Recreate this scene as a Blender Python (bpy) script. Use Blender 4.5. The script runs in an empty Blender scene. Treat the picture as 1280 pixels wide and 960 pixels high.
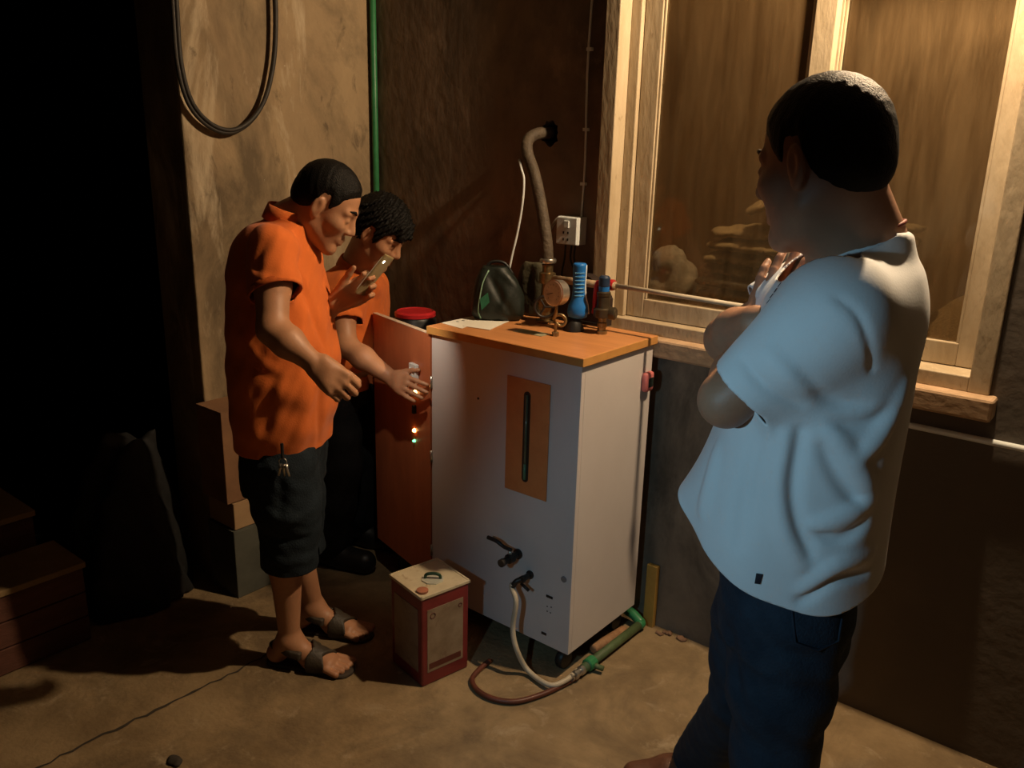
import bpy, bmesh, math, random
import numpy as np
import openvdb
from mathutils import Vector, Matrix

# ---------------------------------------------------------------- camera, light, exposure
CAMF = 1043.147                                  # focal length in pixels of the 1280 x 960 frame
CAMP = np.array([2.623, -2.360, 1.62])
_yaw, _pit, _rol = -.675, .280, .026
FW = np.array([math.sin(_yaw)*math.cos(_pit), math.cos(_yaw)*math.cos(_pit), -math.sin(_pit)])
_r = np.array([math.cos(_yaw), -math.sin(_yaw), 0]); _u = np.cross(_r, FW)
RT = math.cos(_rol)*_r + math.sin(_rol)*_u
UP = -math.sin(_rol)*_r + math.cos(_rol)*_u
scene = bpy.context.scene
COL = scene.collection
cd = bpy.data.cameras.new('camera'); cam = bpy.data.objects.new('camera', cd); COL.objects.link(cam)
cd.sensor_width = 36; cd.lens = CAMF/1280*36; cd.clip_start = .02
cam.matrix_world = Matrix(((RT[0], UP[0], -FW[0], CAMP[0]), (RT[1], UP[1], -FW[1], CAMP[1]),
                           (RT[2], UP[2], -FW[2], CAMP[2]), (0, 0, 0, 1)))
scene.camera = cam
w = bpy.data.worlds.new('night'); scene.world = w; w.use_nodes = True
w.node_tree.nodes['Background'].inputs[0].default_value = (.9, .75, .55, 1)
w.node_tree.nodes['Background'].inputs[1].default_value = .008
scene.view_settings.view_transform = 'Standard'; scene.view_settings.look = 'None'
scene.view_settings.gamma = 1; scene.view_settings.use_curve_mapping = False
scene.view_settings.exposure = 0.0
LAMP = (2.18, -.125, 2.48)                        # the bare bulb above the window
BULB_W, BULB_COL = 155, (1, .74, .46)
TORCH = (1.88, -2.45, 1.44)                      # hand torch of a bystander beside the camera
TORCH_AIM = (2.20, -.75, .48)
TORCH_W, TORCH_COL = 26, (.44, .79, 1)
ROOM_W = 32                                       # added bulb that brightens the store room behind the window
sl = bpy.data.lights.new('torch_beam', 'SPOT'); so = bpy.data.objects.new('torch_beam', sl); COL.objects.link(so)
sl.energy = TORCH_W; sl.color = TORCH_COL; sl.spot_size = math.radians(72); sl.spot_blend = .5; sl.shadow_soft_size = .03
so.location = TORCH
so.rotation_euler = (Vector(TORCH_AIM)-Vector(TORCH)).to_track_quat('-Z', 'Y').to_euler()

# pixel of the photograph -> point in the place
def ray(x, y): return FW + RT*(x-640)/CAMF + UP*(480-y)/CAMF
def onz(x, y, z=0.):
    d = ray(x, y); return CAMP + d*(z-CAMP[2])/d[2]
def onx(x, y, X=0.):
    d = ray(x, y); return CAMP + d*(X-CAMP[0])/d[0]
def ony(x, y, Y=0.):
    d = ray(x, y); return CAMP + d*(Y-CAMP[1])/d[1]
def atd(x, y, D): return CAMP + ray(x, y)*D

# ---------------------------------------------------------------- materials
MATS = {}
def mat(name, col, col2=None, scale=8, rough=.7, metal=0, bump=0, bscale=40, stretch=(1, 1, 1), detail=6, lo=.35, hi=.65,
        emit=None, estr=0, spec=.4, stains=None, sheen=0, sss=0):
    if name in MATS: return MATS[name]
    m = bpy.data.materials.new(name); m.use_nodes = True; nt = m.node_tree; N = nt.nodes; L = nt.links
    b = N['Principled BSDF']; b.inputs['Roughness'].default_value = rough; b.inputs['Metallic'].default_value = metal
    b.inputs['Specular IOR Level'].default_value = spec
    if sheen: b.inputs['Sheen Weight'].default_value = sheen
    if sss:
        b.inputs['Subsurface Weight'].default_value = sss; b.inputs['Subsurface Radius'].default_value = (.012, .005, .003)
        b.inputs['Subsurface Scale'].default_value = .6
    tc = N.new('ShaderNodeTexCoord'); mp = N.new('ShaderNodeMapping'); mp.inputs['Scale'].default_value = stretch
    L.new(tc.outputs['Object'], mp.inputs[0])
    c0 = (*col, 1); c1 = (*(col2 or [c*.72 for c in col]), 1)
    nz = N.new('ShaderNodeTexNoise'); nz.inputs['Scale'].default_value = scale; nz.inputs['Detail'].default_value = detail
    nz.inputs['Roughness'].default_value = .62
    L.new(mp.outputs[0], nz.inputs['Vector'])
    rp = N.new('ShaderNodeValToRGB'); rp.color_ramp.elements[0].position = lo; rp.color_ramp.elements[1].position = hi
    rp.color_ramp.elements[0].color = c1; rp.color_ramp.elements[1].color = c0
    L.new(nz.outputs['Fac'], rp.inputs[0]); out = rp.outputs[0]
    for (scol, sscale, slo, shi, sstr) in (stains or []):
        mp2 = N.new('ShaderNodeMapping'); mp2.inputs['Scale'].default_value = sstr; mp2.inputs['Location'].default_value = (sscale, 1.7, .3)
        L.new(tc.outputs['Object'], mp2.inputs[0])
        n2 = N.new('ShaderNodeTexNoise'); n2.inputs['Scale'].default_value = sscale; n2.inputs['Detail'].default_value = 8
        n2.inputs['Roughness'].default_value = .68; n2.inputs['Distortion'].default_value = .6
        L.new(mp2.outputs[0], n2.inputs['Vector'])
        r2 = N.new('ShaderNodeValToRGB'); r2.color_ramp.elements[0].position = slo; r2.color_ramp.elements[1].position = shi
        L.new(n2.outputs['Fac'], r2.inputs[0])
        mx = N.new('ShaderNodeMixRGB'); mx.inputs[2].default_value = (*scol, 1)
        L.new(r2.outputs[0], mx.inputs[0]); L.new(out, mx.inputs[1]); out = mx.outputs[0]
    L.new(out, b.inputs['Base Color'])
    if bump:
        nb = N.new('ShaderNodeTexNoise'); nb.inputs['Scale'].default_value = bscale; nb.inputs['Detail'].default_value = 8
        L.new(mp.outputs[0], nb.inputs['Vector'])
        bp = N.new('ShaderNodeBump'); bp.inputs['Strength'].default_value = bump; bp.inputs['Distance'].default_value = .02
        L.new(nb.outputs['Fac'], bp.inputs['Height']); L.new(bp.outputs[0], b.inputs['Normal'])
    if emit:
        b.inputs['Emission Color'].default_value = (*emit, 1); b.inputs['Emission Strength'].default_value = estr
    MATS[name] = m
    return m

M_floor = mat('floor_concrete', (.30, .205, .105), (.185, .122, .060), 5, .85, bump=.25, bscale=60,
              stains=[((.115, .078, .042), 2.6, .47, .70, (1, 1, 1)), ((.36, .27, .165), 9, .58, .75, (1, 1, 1)), ((.13, .10, .07), 40, .66, .74, (1, 1, 1))])
M_wallb = mat('brown_plaster', (.25, .175, .12), (.165, .112, .076), 3.2, .75, bump=.18, bscale=25, stretch=(1, 1, .6),
              stains=[((.075, .056, .041), 1.7, .46, .66, (1, 1, .55)), ((.34, .25, .18), 5, .58, .76, (1, 1, .35)), ((.30, .24, .18), 55, .70, .76, (1, 1, 1))])
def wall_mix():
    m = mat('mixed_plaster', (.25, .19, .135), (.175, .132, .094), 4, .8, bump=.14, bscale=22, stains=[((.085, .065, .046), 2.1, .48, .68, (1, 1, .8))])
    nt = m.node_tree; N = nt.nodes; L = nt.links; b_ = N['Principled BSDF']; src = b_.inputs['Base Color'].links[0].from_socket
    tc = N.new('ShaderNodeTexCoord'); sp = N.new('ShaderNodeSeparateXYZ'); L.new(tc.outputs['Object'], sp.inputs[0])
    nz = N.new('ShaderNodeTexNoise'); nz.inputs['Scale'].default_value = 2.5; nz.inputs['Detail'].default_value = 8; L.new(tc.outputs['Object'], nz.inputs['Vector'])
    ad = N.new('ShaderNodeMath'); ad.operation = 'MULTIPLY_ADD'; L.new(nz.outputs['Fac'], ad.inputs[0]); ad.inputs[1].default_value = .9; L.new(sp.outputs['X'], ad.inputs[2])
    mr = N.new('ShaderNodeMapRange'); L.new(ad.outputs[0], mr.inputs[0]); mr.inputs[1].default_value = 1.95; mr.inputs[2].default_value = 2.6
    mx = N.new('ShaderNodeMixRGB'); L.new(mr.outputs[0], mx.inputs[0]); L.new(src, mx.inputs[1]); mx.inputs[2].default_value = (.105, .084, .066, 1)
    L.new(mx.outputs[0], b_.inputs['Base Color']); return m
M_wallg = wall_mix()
M_walll = mat('beige_plaster', (.34, .24, .135), (.25, .17, .095), 4, .85, bump=.25, bscale=28, stretch=(1, 1, .7),
              stains=[((.12, .085, .048), 2.4, .46, .66, (1, 1, .55)), ((.50, .40, .27), 5, .56, .70, (1, 1, .22)), ((.085, .058, .034), 14, .60, .74, (1, 1, .5)), ((.55, .45, .32), 30, .68, .74, (1, 1, .6))])
M_dark = mat('unlit_black', (.006, .006, .005), (.003, .003, .003), 5, .95, spec=.02)  # near-black: darkness of the hall and the wall hole put into the colour
M_ceil = mat('ceiling_boards', (.05, .038, .026), (.03, .022, .015), 4, .9)
M_frame = mat('frame_paint', (.50, .40, .27), (.38, .29, .18), 10, .55, bump=.12, bscale=60, stretch=(1, 1, .3),
              stains=[((.22, .15, .08), 22, .62, .72, (1, 1, .5))])
M_sill = mat('sill_mortar', (.50, .33, .20), (.36, .23, .13), 12, .85, bump=.12, bscale=50, stains=[((.15, .10, .06), 30, .66, .74, (1, 1, 1))])
M_white = mat('white_laminate', (.60, .545, .52), (.56, .505, .48), 3, .42)
M_cabtop = mat('orange_laminate', (.58, .25, .09), (.48, .20, .07), 6, .38, stretch=(1, 6, 1))
M_edge = mat('edge_band', (.55, .27, .07), (.48, .22, .06), 20, .5)
M_panel = mat('orange_panel', (.60, .22, .07), (.54, .19, .06), 20, .5)
M_door = mat('door_laminate', (.50, .15, .06), (.42, .12, .048), 5, .36, stretch=(4, 4, 1))
M_doredge = mat('door_edge', (.66, .50, .36), None, 30, .55)
M_black = mat('black_plastic', (.014, .013, .012), None, 30, .45)
M_rubber = mat('dark_rubber', (.030, .024, .018), (.02, .015, .012), 20, .6, bump=.1)
M_insul = mat('insulated_hose', (.085, .060, .036), (.055, .038, .024), 16, .7, bump=.3, bscale=70)
M_brass = mat('aged_brass', (.34, .25, .12), (.20, .14, .07), 30, .38, metal=.85, bump=.1)
M_steel = mat('dull_steel', (.62, .58, .52), (.45, .42, .37), 25, .30, metal=.9)
M_dsteel = mat('dark_metal', (.06, .05, .045), (.035, .03, .026), 25, .42, metal=.6)
M_wplas = mat('white_plastic', (.68, .70, .68), (.62, .64, .62), 30, .4)
M_bplas = mat('blue_plastic', (.02, .16, .50), (.015, .13, .42), 30, .35)
M_rplas = mat('red_plastic', (.48, .022, .025), (.36, .015, .018), 30, .35)
M_pink = mat('pink_plastic', (.62, .18, .17), (.52, .14, .13), 30, .4)
M_green = mat('green_pipe', (.035, .20, .075), (.025, .15, .055), 20, .4)
M_gpipe2 = mat('dull_green_pipe', (.085, .125, .05), (.06, .085, .035), 30, .6, bump=.1)
M_whose = mat('beige_hose', (.50, .43, .32), (.42, .35, .25), 20, .5)
M_bhose = mat('brown_hose', (.12, .035, .02), (.08, .025, .015), 20, .45)
M_wood = mat('raw_wood', (.38, .20, .095), (.26, .13, .06), 9, .75, stretch=(1, 8, 8), bump=.15)
M_yellow = mat('yellow_board', (.46, .27, .055), (.38, .21, .045), 14, .7)
M_paper = mat('paper', (.78, .74, .64), (.72, .68, .58), 14, .8)
M_card = mat('cardboard', (.26, .135, .065), (.20, .10, .05), 10, .85)
M_card2 = mat('pale_cardboard', (.42, .27, .14), (.34, .21, .11), 10, .85)
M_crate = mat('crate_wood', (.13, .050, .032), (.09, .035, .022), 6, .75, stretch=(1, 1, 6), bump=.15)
M_cratetop = mat('crate_lid', (.34, .22, .10), (.25, .16, .07), 8, .8, bump=.2)
M_tin = mat('red_tin', (.19, .022, .022), (.13, .016, .016), 12, .38, spec=.5, stains=[((.09, .03, .02), 18, .62, .72, (1, 1, 1))])
M_tinpan = mat('tin_print', (.27, .20, .13), (.19, .13, .08), 16, .5, stains=[((.13, .06, .04), 10, .55, .70, (1, 1, 1))])
M_tintop = mat('tin_lid', (.60, .52, .36), (.50, .42, .28), 14, .42, metal=.1, stains=[((.34, .24, .13), 24, .60, .72, (1, 1, 1))])
M_bag = mat('bag_cloth', (.010, .014, .010), (.006, .009, .006), 30, .5, bump=.06, bscale=120)
M_bagp = mat('bag_piping', (.20, .34, .24), None, 30, .5)
M_baggreen = mat('bag_green', (.02, .13, .07), (.015, .10, .05), 30, .6)
M_sack = mat('woven_sack', (.42, .31, .17), (.33, .24, .13), 40, .85, bump=.2, bscale=160)
M_sackw = mat('white_sack', (.50, .45, .36), (.40, .35, .27), 20, .8, bump=.2, bscale=90)
M_heap = mat('grain_heap', (.36, .24, .11), (.27, .17, .075), 60, .9, bump=.5, bscale=120)
M_ply = mat('plywood', (.33, .20, .095), (.20, .115, .052), 3.5, .8, stretch=(3, 1, .22), bump=.05,
            stains=[((.12, .07, .032), 2.2, .52, .72, (2.4, 1, .3))])
M_storefloor = mat('store_floor', (.14, .09, .05), (.10, .065, .035), 5, .9)
M_skinA = mat('skin_tan', (.43, .215, .115), (.38, .18, .095), 14, .5, bump=.04, bscale=200, sss=.08)
M_skinW = mat('skin_brown', (.38, .20, .12), (.33, .165, .10), 14, .5, bump=.04, bscale=200, sss=.08)
M_hair = mat('black_hair', (.008, .0065, .0055), (.004, .0035, .003), 90, .55, bump=.3, bscale=320, spec=.14)
M_orange = mat('orange_polo', (.66, .155, .030), (.60, .135, .026), 6, .85, bump=.10, bscale=260, spec=.15, sheen=.1)
M_ocoll = mat('orange_rib', (.55, .115, .024), None, 60, .85, spec=.15)
M_tee = mat('white_tee', (.72, .74, .76), (.68, .70, .72), 8, .9, bump=.06, bscale=240, spec=.15, sheen=.1)
M_jean = mat('dark_denim', (.022, .034, .052), (.014, .022, .036), 22, .85, bump=.25, bscale=220, spec=.2)
M_jeanA = mat('faded_denim', (.014, .022, .030), (.008, .013, .018), 16, .85, bump=.25, bscale=220, spec=.2)
M_trous = mat('black_trousers', (.014, .014, .014), (.009, .009, .009), 20, .9, bump=.2, bscale=180, spec=.15)
M_leather = mat('brown_leather', (.13, .05, .026), (.09, .035, .018), 20, .42, bump=.1, bscale=120)
M_sole = mat('shoe_sole', (.05, .035, .025), None, 20, .8)
M_sandal = mat('sandal_leather', (.050, .038, .026), (.034, .026, .018), 24, .55, bump=.15, bscale=120)
M_eye = mat('eye_dark', (.02, .015, .012), None, 20, .2)
M_cord = mat('red_cord', (.22, .03, .02), None, 20, .6)
M_dial = mat('dial_face', (.62, .58, .52), None, 30, .4)
M_screen = mat('screen_dark', (.02, .03, .025), None, 30, .15)
M_label = mat('metal_label', (.36, .34, .22), (.28, .26, .16), 20, .5)
M_print = mat('dark_print', (.02, .02, .03), None, 20, .7)
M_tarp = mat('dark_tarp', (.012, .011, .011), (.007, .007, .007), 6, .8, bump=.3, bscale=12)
M_ledw = mat('led_amber', (1, .45, .12), None, 10, .4, emit=(1, .42, .12), estr=14)
M_ledg = mat('led_green', (.2, .8, .4), None, 10, .4, emit=(.15, .9, .35), estr=3.5)
M_flash = mat('phone_flash', (1, 1, .9), None, 10, .4, emit=(1, .93, .66), estr=10)
M_pscreen = mat('phone_screen', (.1, .1, .08), None, 10, .25, emit=(.75, .62, .35), estr=.5)
M_bulb = mat('bulb_glow', (1, .8, .5), None, 10, .4, emit=(1, .66, .33), estr=40)
M_crack = mat('joint_dirt', (.045, .034, .023), None, 40, .95)

# dusty window glass: clear, faintly mirroring glass with a film of dust that scatters light
def glass_mat():
    m = bpy.data.materials.new('dusty_glass'); m.use_nodes = True; nt = m.node_tree; N = nt.nodes; L = nt.links
    N.remove(N['Principled BSDF']); out = N['Material Output']
    tr = N.new('ShaderNodeBsdfTransparent'); tr.inputs[0].default_value = (.90, .84, .72, 1)
    gl = N.new('ShaderNodeBsdfGlossy'); gl.inputs['Roughness'].default_value = .04; gl.inputs[0].default_value = (.9, .9, .9, 1)
    fr = N.new('ShaderNodeFresnel'); fr.inputs[0].default_value = 1.4
    m1 = N.new('ShaderNodeMixShader'); L.new(fr.outputs[0], m1.inputs[0]); L.new(tr.outputs[0], m1.inputs[1]); L.new(gl.outputs[0], m1.inputs[2])
    df = N.new('ShaderNodeBsdfDiffuse'); df.inputs[0].default_value = (.30, .195, .095, 1)
    tc = N.new('ShaderNodeTexCoord'); mp = N.new('ShaderNodeMapping'); mp.inputs['Scale'].default_value = (9, 9, 1.1)
    L.new(tc.outputs['Object'], mp.inputs[0])
    nz = N.new('ShaderNodeTexNoise'); nz.inputs['Scale'].default_value = 2.2; nz.inputs['Detail'].default_value = 9; nz.inputs['Roughness'].default_value = .65
    nz.inputs['Distortion'].default_value = .4
    L.new(mp.outputs[0], nz.inputs['Vector'])
    mr = N.new('ShaderNodeMapRange'); mr.inputs[1].default_value = .35; mr.inputs[2].default_value = .75; mr.inputs[3].default_value = .12; mr.inputs[4].default_value = .42
    L.new(nz.outputs['Fac'], mr.inputs[0])
    m2 = N.new('ShaderNodeMixShader'); L.new(mr.outputs[0], m2.inputs[0]); L.new(m1.outputs[0], m2.inputs[1]); L.new(df.outputs[0], m2.inputs[2])
    L.new(m2.outputs[0], out.inputs[0])
    return m
M_glass = glass_mat()

# ---------------------------------------------------------------- object helpers
def link(name, me, m, parent=None, smooth=False):
    o = bpy.data.objects.new(name, me); COL.objects.link(o)
    if m: me.materials.append(m)
    if smooth: me.polygons.foreach_set('use_smooth', [True]*len(me.polygons))
    if parent is not None:
        o.parent = parent
        base = parent if parent.parent is None else parent.parent
        if parent.parent is None: o.matrix_parent_inverse = Matrix.Translation(-parent.location)
    return o
def tag(o, label, cat, group=None, kind=None):
    if label: o['label'] = label
    if cat: o['category'] = cat
    if group: o['group'] = group
    if kind: o['kind'] = kind
    return o
def thing(name, loc, label, cat, group=None, kind=None):
    o = bpy.data.objects.new(name, None); COL.objects.link(o); o.location = Vector([float(v) for v in loc]); o.empty_display_size = .05
    return tag(o, label, cat, group, kind)
def struct(o): o['kind'] = 'structure'; return o

class B:
    """collects shapes in world space into one mesh"""
    def __init__(s): s.bm = bmesh.new()
    def box(s, lo, hi, bev=0, rotz=0, piv=None, rot=None):
        lo = Vector([float(v) for v in lo]); hi = Vector([float(v) for v in hi]); c = (lo+hi)/2; d = hi-lo
        r = bmesh.ops.create_cube(s.bm, size=1); vs = r['verts']
        for v in vs: v.co = Vector((v.co.x*d.x, v.co.y*d.y, v.co.z*d.z))
        if bev:
            es = list({e for v in vs for e in v.link_edges})
            rr = bmesh.ops.bevel(s.bm, geom=es, offset=bev, segments=2, affect='EDGES', profile=.5)
            vs = list({v for f in rr['faces'] for v in f.verts} | {v for v in vs if v.is_valid})
            # every vertex of this island
            seen = set(vs); st = list(vs)
            while st:
                v = st.pop()
                for e in v.link_edges:
                    o = e.other_vert(v)
                    if o not in seen: seen.add(o); st.append(o)
            vs = list(seen)
        mtx = rot if rot is not None else Matrix.Rotation(rotz, 3, 'Z')
        pv = Vector(piv)-c if piv is not None else Vector((0, 0, 0))
        for v in vs: v.co = c + pv + mtx @ (v.co - pv)
        return s
    def tube(s, pts, r, n=10, cap=True):
        P = [Vector([float(c) for c in p]) for p in pts]; m = len(P)
        rs = r if isinstance(r, (list, tuple)) else [r]*m
        T = [(P[min(i+1, m-1)]-P[max(i-1, 0)]).normalized() for i in range(m)]
        a = Vector((0, 0, 1)) if abs(T[0].z) < .9 else Vector((1, 0, 0))
        nrm = T[0].cross(a).normalized(); rings = []
        for i in range(m):
            nrm = (nrm - T[i]*nrm.dot(T[i])).normalized(); b = T[i].cross(nrm)
            rings.append([s.bm.verts.new(P[i]+(nrm*math.cos(2*math.pi*k/n)+b*math.sin(2*math.pi*k/n))*rs[i]) for k in range(n)])
        for i in range(m-1):
            for k in range(n): s.bm.faces.new((rings[i][k], rings[i][(k+1) % n], rings[i+1][(k+1) % n], rings[i+1][k]))
        if cap: s.bm.faces.new(rings[0][::-1]); s.bm.faces.new(rings[-1])
        return s
    def lathe(s, prof, base, axis=(0, 0, 1), n=20):
        ax = Vector(axis).normalized(); a = Vector((0, 0, 1)) if abs(ax.z) < .9 else Vector((1, 0, 0))
        e1 = ax.cross(a).normalized(); e2 = ax.cross(e1); base = Vector([float(c) for c in base]); rings = []
        for (r, h) in prof:
            rings.append([s.bm.verts.new(base+ax*h+(e1*math.cos(2*math.pi*k/n)+e2*math.sin(2*math.pi*k/n))*max(r, 1e-4)) for k in range(n)])
        for i in range(len(prof)-1):
            for k in range(n): s.bm.faces.new((rings[i][k], rings[i][(k+1) % n], rings[i+1][(k+1) % n], rings[i+1][k]))
        s.bm.faces.new(rings[0][::-1]); s.bm.faces.new(rings[-1])
        return s
    def prism(s, poly, n, t):
        """flat polygon (3D points) thickened by t along n"""
        n = Vector(n).normalized()*t
        a = [s.bm.verts.new(Vector([float(c) for c in p])) for p in poly]; b = [s.bm.verts.new(v.co+n) for v in a]; m = len(a)
        s.bm.faces.new(a); s.bm.faces.new(b[::-1])
        for i in range(m): s.bm.faces.new((a[i], b[i], b[(i+1) % m], a[(i+1) % m]))
        return s
    def done(s, name, m, parent=None, smooth=False, angle=None):
        bmesh.ops.recalc_face_normals(s.bm, faces=s.bm.faces[:])
        me = bpy.data.meshes.new(name); s.bm.to_mesh(me); s.bm.free()
        o = link(name, me, m, parent, smooth or angle is not None)
        if angle is not None:
            me.set_sharp_from_angle(angle=math.radians(angle))
        return o
def spline(pts, n=8):
    P = np.array([np.asarray(p, float) for p in pts]); Q = np.vstack([2*P[0]-P[1], P, 2*P[-1]-P[-2]]); out = []
    for i in range(len(P)-1):
        p0, p1, p2, p3 = Q[i:i+4]
        for k in range(n):
            t = k/n
            out.append(.5*((2*p1)+(-p0+p2)*t+(2*p0-5*p1+4*p2-p3)*t*t+(-p0+3*p1-3*p2+p3)*t**3))
    out.append(P[-1]); return out

# ---------------------------------------------------------------- structure
b = B().box((-6, -8, -.2), (8, 6, 0)); floor = struct(b.done('floor', M_floor))
bm = B(); rnd = random.Random(4)
pl = []
for i in range(61):
    t = i/60; y = -2.6+t*1.75; pl.append((.53+.012*math.sin(t*9)+rnd.uniform(-.006, .006), y, rnd.uniform(.0025, .006)))
for (x0, y0, w0), (x1, y1, w1) in zip(pl[:-1], pl[1:]):
    vs = [bm.bm.verts.new(v) for v in ((x0-w0, y0, .0015), (x0+w0, y0, .0015), (x1+w1, y1, .0015), (x1-w1, y1, .0015))]; bm.bm.faces.new(vs)
cr = bm.done('floor_joint', M_crack, floor); cr['label'] = 'dark ragged joint between two concrete slabs'

# window opening in the back wall
WX0, WX1, WZ0, WZ1 = 1.10, 2.295, 1.035, 2.27
WH = 3.3
# back wall left of the window, with the hole the hose leaves by
hole_c = ony(687, 166); hole_r = .036
bm = bmesh.new(); rnd = random.Random(7)
outer = [bm.verts.new(v) for v in ((0, 0, 0), (WX0, 0, 0), (WX0, 0, WH), (0, 0, WH))]
hv = [bm.verts.new((hole_c[0]+math.cos(a)*hole_r*k, 0, hole_c[2]+math.sin(a)*hole_r*k*1.15)) for a, k in
      [(2*math.pi*i/22, rnd.uniform(.85, 1.2)) for i in range(22)]]
es = [bm.edges.new((outer[i], outer[(i+1) % 4])) for i in range(4)]+[bm.edges.new((hv[i], hv[(i+1) % 22])) for i in range(22)]
bmesh.ops.triangle_fill(bm, use_beauty=True, use_dissolve=False, edges=es)
r = bmesh.ops.extrude_face_region(bm, geom=bm.faces[:])
for v in [g for g in r['geom'] if isinstance(g, bmesh.types.BMVert)]: v.co.y += .22
bmesh.ops.recalc_face_normals(bm, faces=bm.faces[:])
me = bpy.data.meshes.new('wall_back'); bm.to_mesh(me); bm.free()
wall_back = struct(link('wall_back', me, M_wallb))
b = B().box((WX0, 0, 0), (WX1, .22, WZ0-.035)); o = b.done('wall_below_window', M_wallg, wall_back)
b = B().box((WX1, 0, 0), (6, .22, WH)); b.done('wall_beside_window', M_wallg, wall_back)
b = B().box((WX0, 0, WZ1), (WX1, .22, WH)); b.done('wall_above_window', M_wallb, wall_back)
b = B().box((hole_c[0]-.12, .225, hole_c[2]-.12), (hole_c[0]+.12, .24, hole_c[2]+.12)); b.done('hole_backing', M_dark, wall_back)
b = B().box((-.24, -.832, 0), (-.0005, .22, WH), .006); wall_left = struct(b.done('wall_left', M_walll))
b = B().box((-.9, -8, 3.3), (8, .22, 3.4)); struct(b.done('ceiling', M_ceil))
# the hall beyond the end of the left wall, its darkness put into black surfaces
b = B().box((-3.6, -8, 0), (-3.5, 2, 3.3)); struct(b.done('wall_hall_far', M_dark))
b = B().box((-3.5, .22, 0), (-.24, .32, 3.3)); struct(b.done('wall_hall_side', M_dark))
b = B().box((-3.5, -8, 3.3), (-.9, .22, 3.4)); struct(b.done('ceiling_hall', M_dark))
b = B().box((-3.5, -8, .001), (-.55, .22, .004)); struct(b.done('floor_hall', M_dark))  # black sheet over the concrete that keeps the hall dark

# ---------------------------------------------------------------- window
win = thing('window_1', (1.7, 0, WZ0), 'two-leaf wooden window with dusty panes in the brown wall', None, kind='structure')
def pbox(lo, hi, name, m, parent, bev=.003): return B().box(lo, hi, bev).done(name, m, parent)
F0, F1 = .005, .16
pbox((WX0, -.046, WZ0), (WX0+.052, F1, WZ1), 'frame_jamb', M_frame, win)
pbox((WX1-.05, -.012, WZ0), (WX1, F1, WZ1), 'frame_jamb', M_frame, win)
pbox((WX0+.052, -.010, WZ0), (WX1-.05, F1, WZ0+.04), 'frame_bottom', M_frame, win)
pbox((WX0+.052, -.010, WZ1-.05), (WX1-.05, F1, WZ1), 'frame_head', M_frame, win)
MX = 1.745
def sash(x0, x1, y, z0, z1, st0, st1):
    pbox((x0, y, z0), (x0+st0, y+.035, z1), 'sash_stile', M_frame, win)
    pbox((x1-st1, y, z0), (x1, y+.035, z1), 'sash_stile', M_frame, win)
    pbox((x0+st0, y+.001, z0), (x1-st1, y+.034, z0+.062), 'sash_rail', M_frame, win)
    pbox((x0+st0, y+.001, z1-.06), (x1-st1, y+.034, z1), 'sash_rail', M_frame, win)
    for q in ((x0+st0, x0+st0+.008), (x1-st1-.008, x1-st1)):
        pbox((q[0], y+.004, z0+.062), (q[1], y+.012, z1-.06), 'glazing_bead', M_frame, win, .002)
    b = B().box((x0+st0-.004, y+.014, z0+.058), (x1-st1+.004, y+.018, z1-.056)); b.done('pane', M_glass, win)
sash(WX0+.090, MX+.03, .035, WZ0+.042, WZ1-.052, .062, .060)
sash(MX-.028, WX1-.052, .078, WZ0+.042, WZ1-.052, .062, .052)
# bright outer stop between jamb and sash
pbox((WX0+.052, .018, WZ0+.04), (WX0+.088, F1, WZ1-.05), 'frame_stop', M_frame, win)
# sill
b = B().box((WX0+.02, -.055, WZ0-.06), (WX1+.02, .16, WZ0), .008); sill = b.done('window_sill', M_sill, win)

# store room behind the window
struct(B().box((-.24, 2.35, -.1), (6, 2.45, 3.3)).done('wall_store_back', M_ply))
struct(B().box((-.24, .23, -.02), (6, 2.35, .012)).done('floor_store', M_storefloor))
struct(B().box((-.24, .22, 3.3), (6, 2.45, 3.4)).done('ceiling_store', M_ceil))
struct(B().box((5.9, .22, 0), (6, 2.35, 3.3)).done('wall_store_right', M_ply))
struct(B().box((-.24, .33, 0), (-.14, 2.35, 3.3)).done('wall_store_left', M_ply))
o = B().box((1.60, .26, .012), (1.70, .36, 3.3), .006).done('trim_1', mat('dark_timber', (.035, .022, .014), None, 20, .85)); struct(o)

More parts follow.
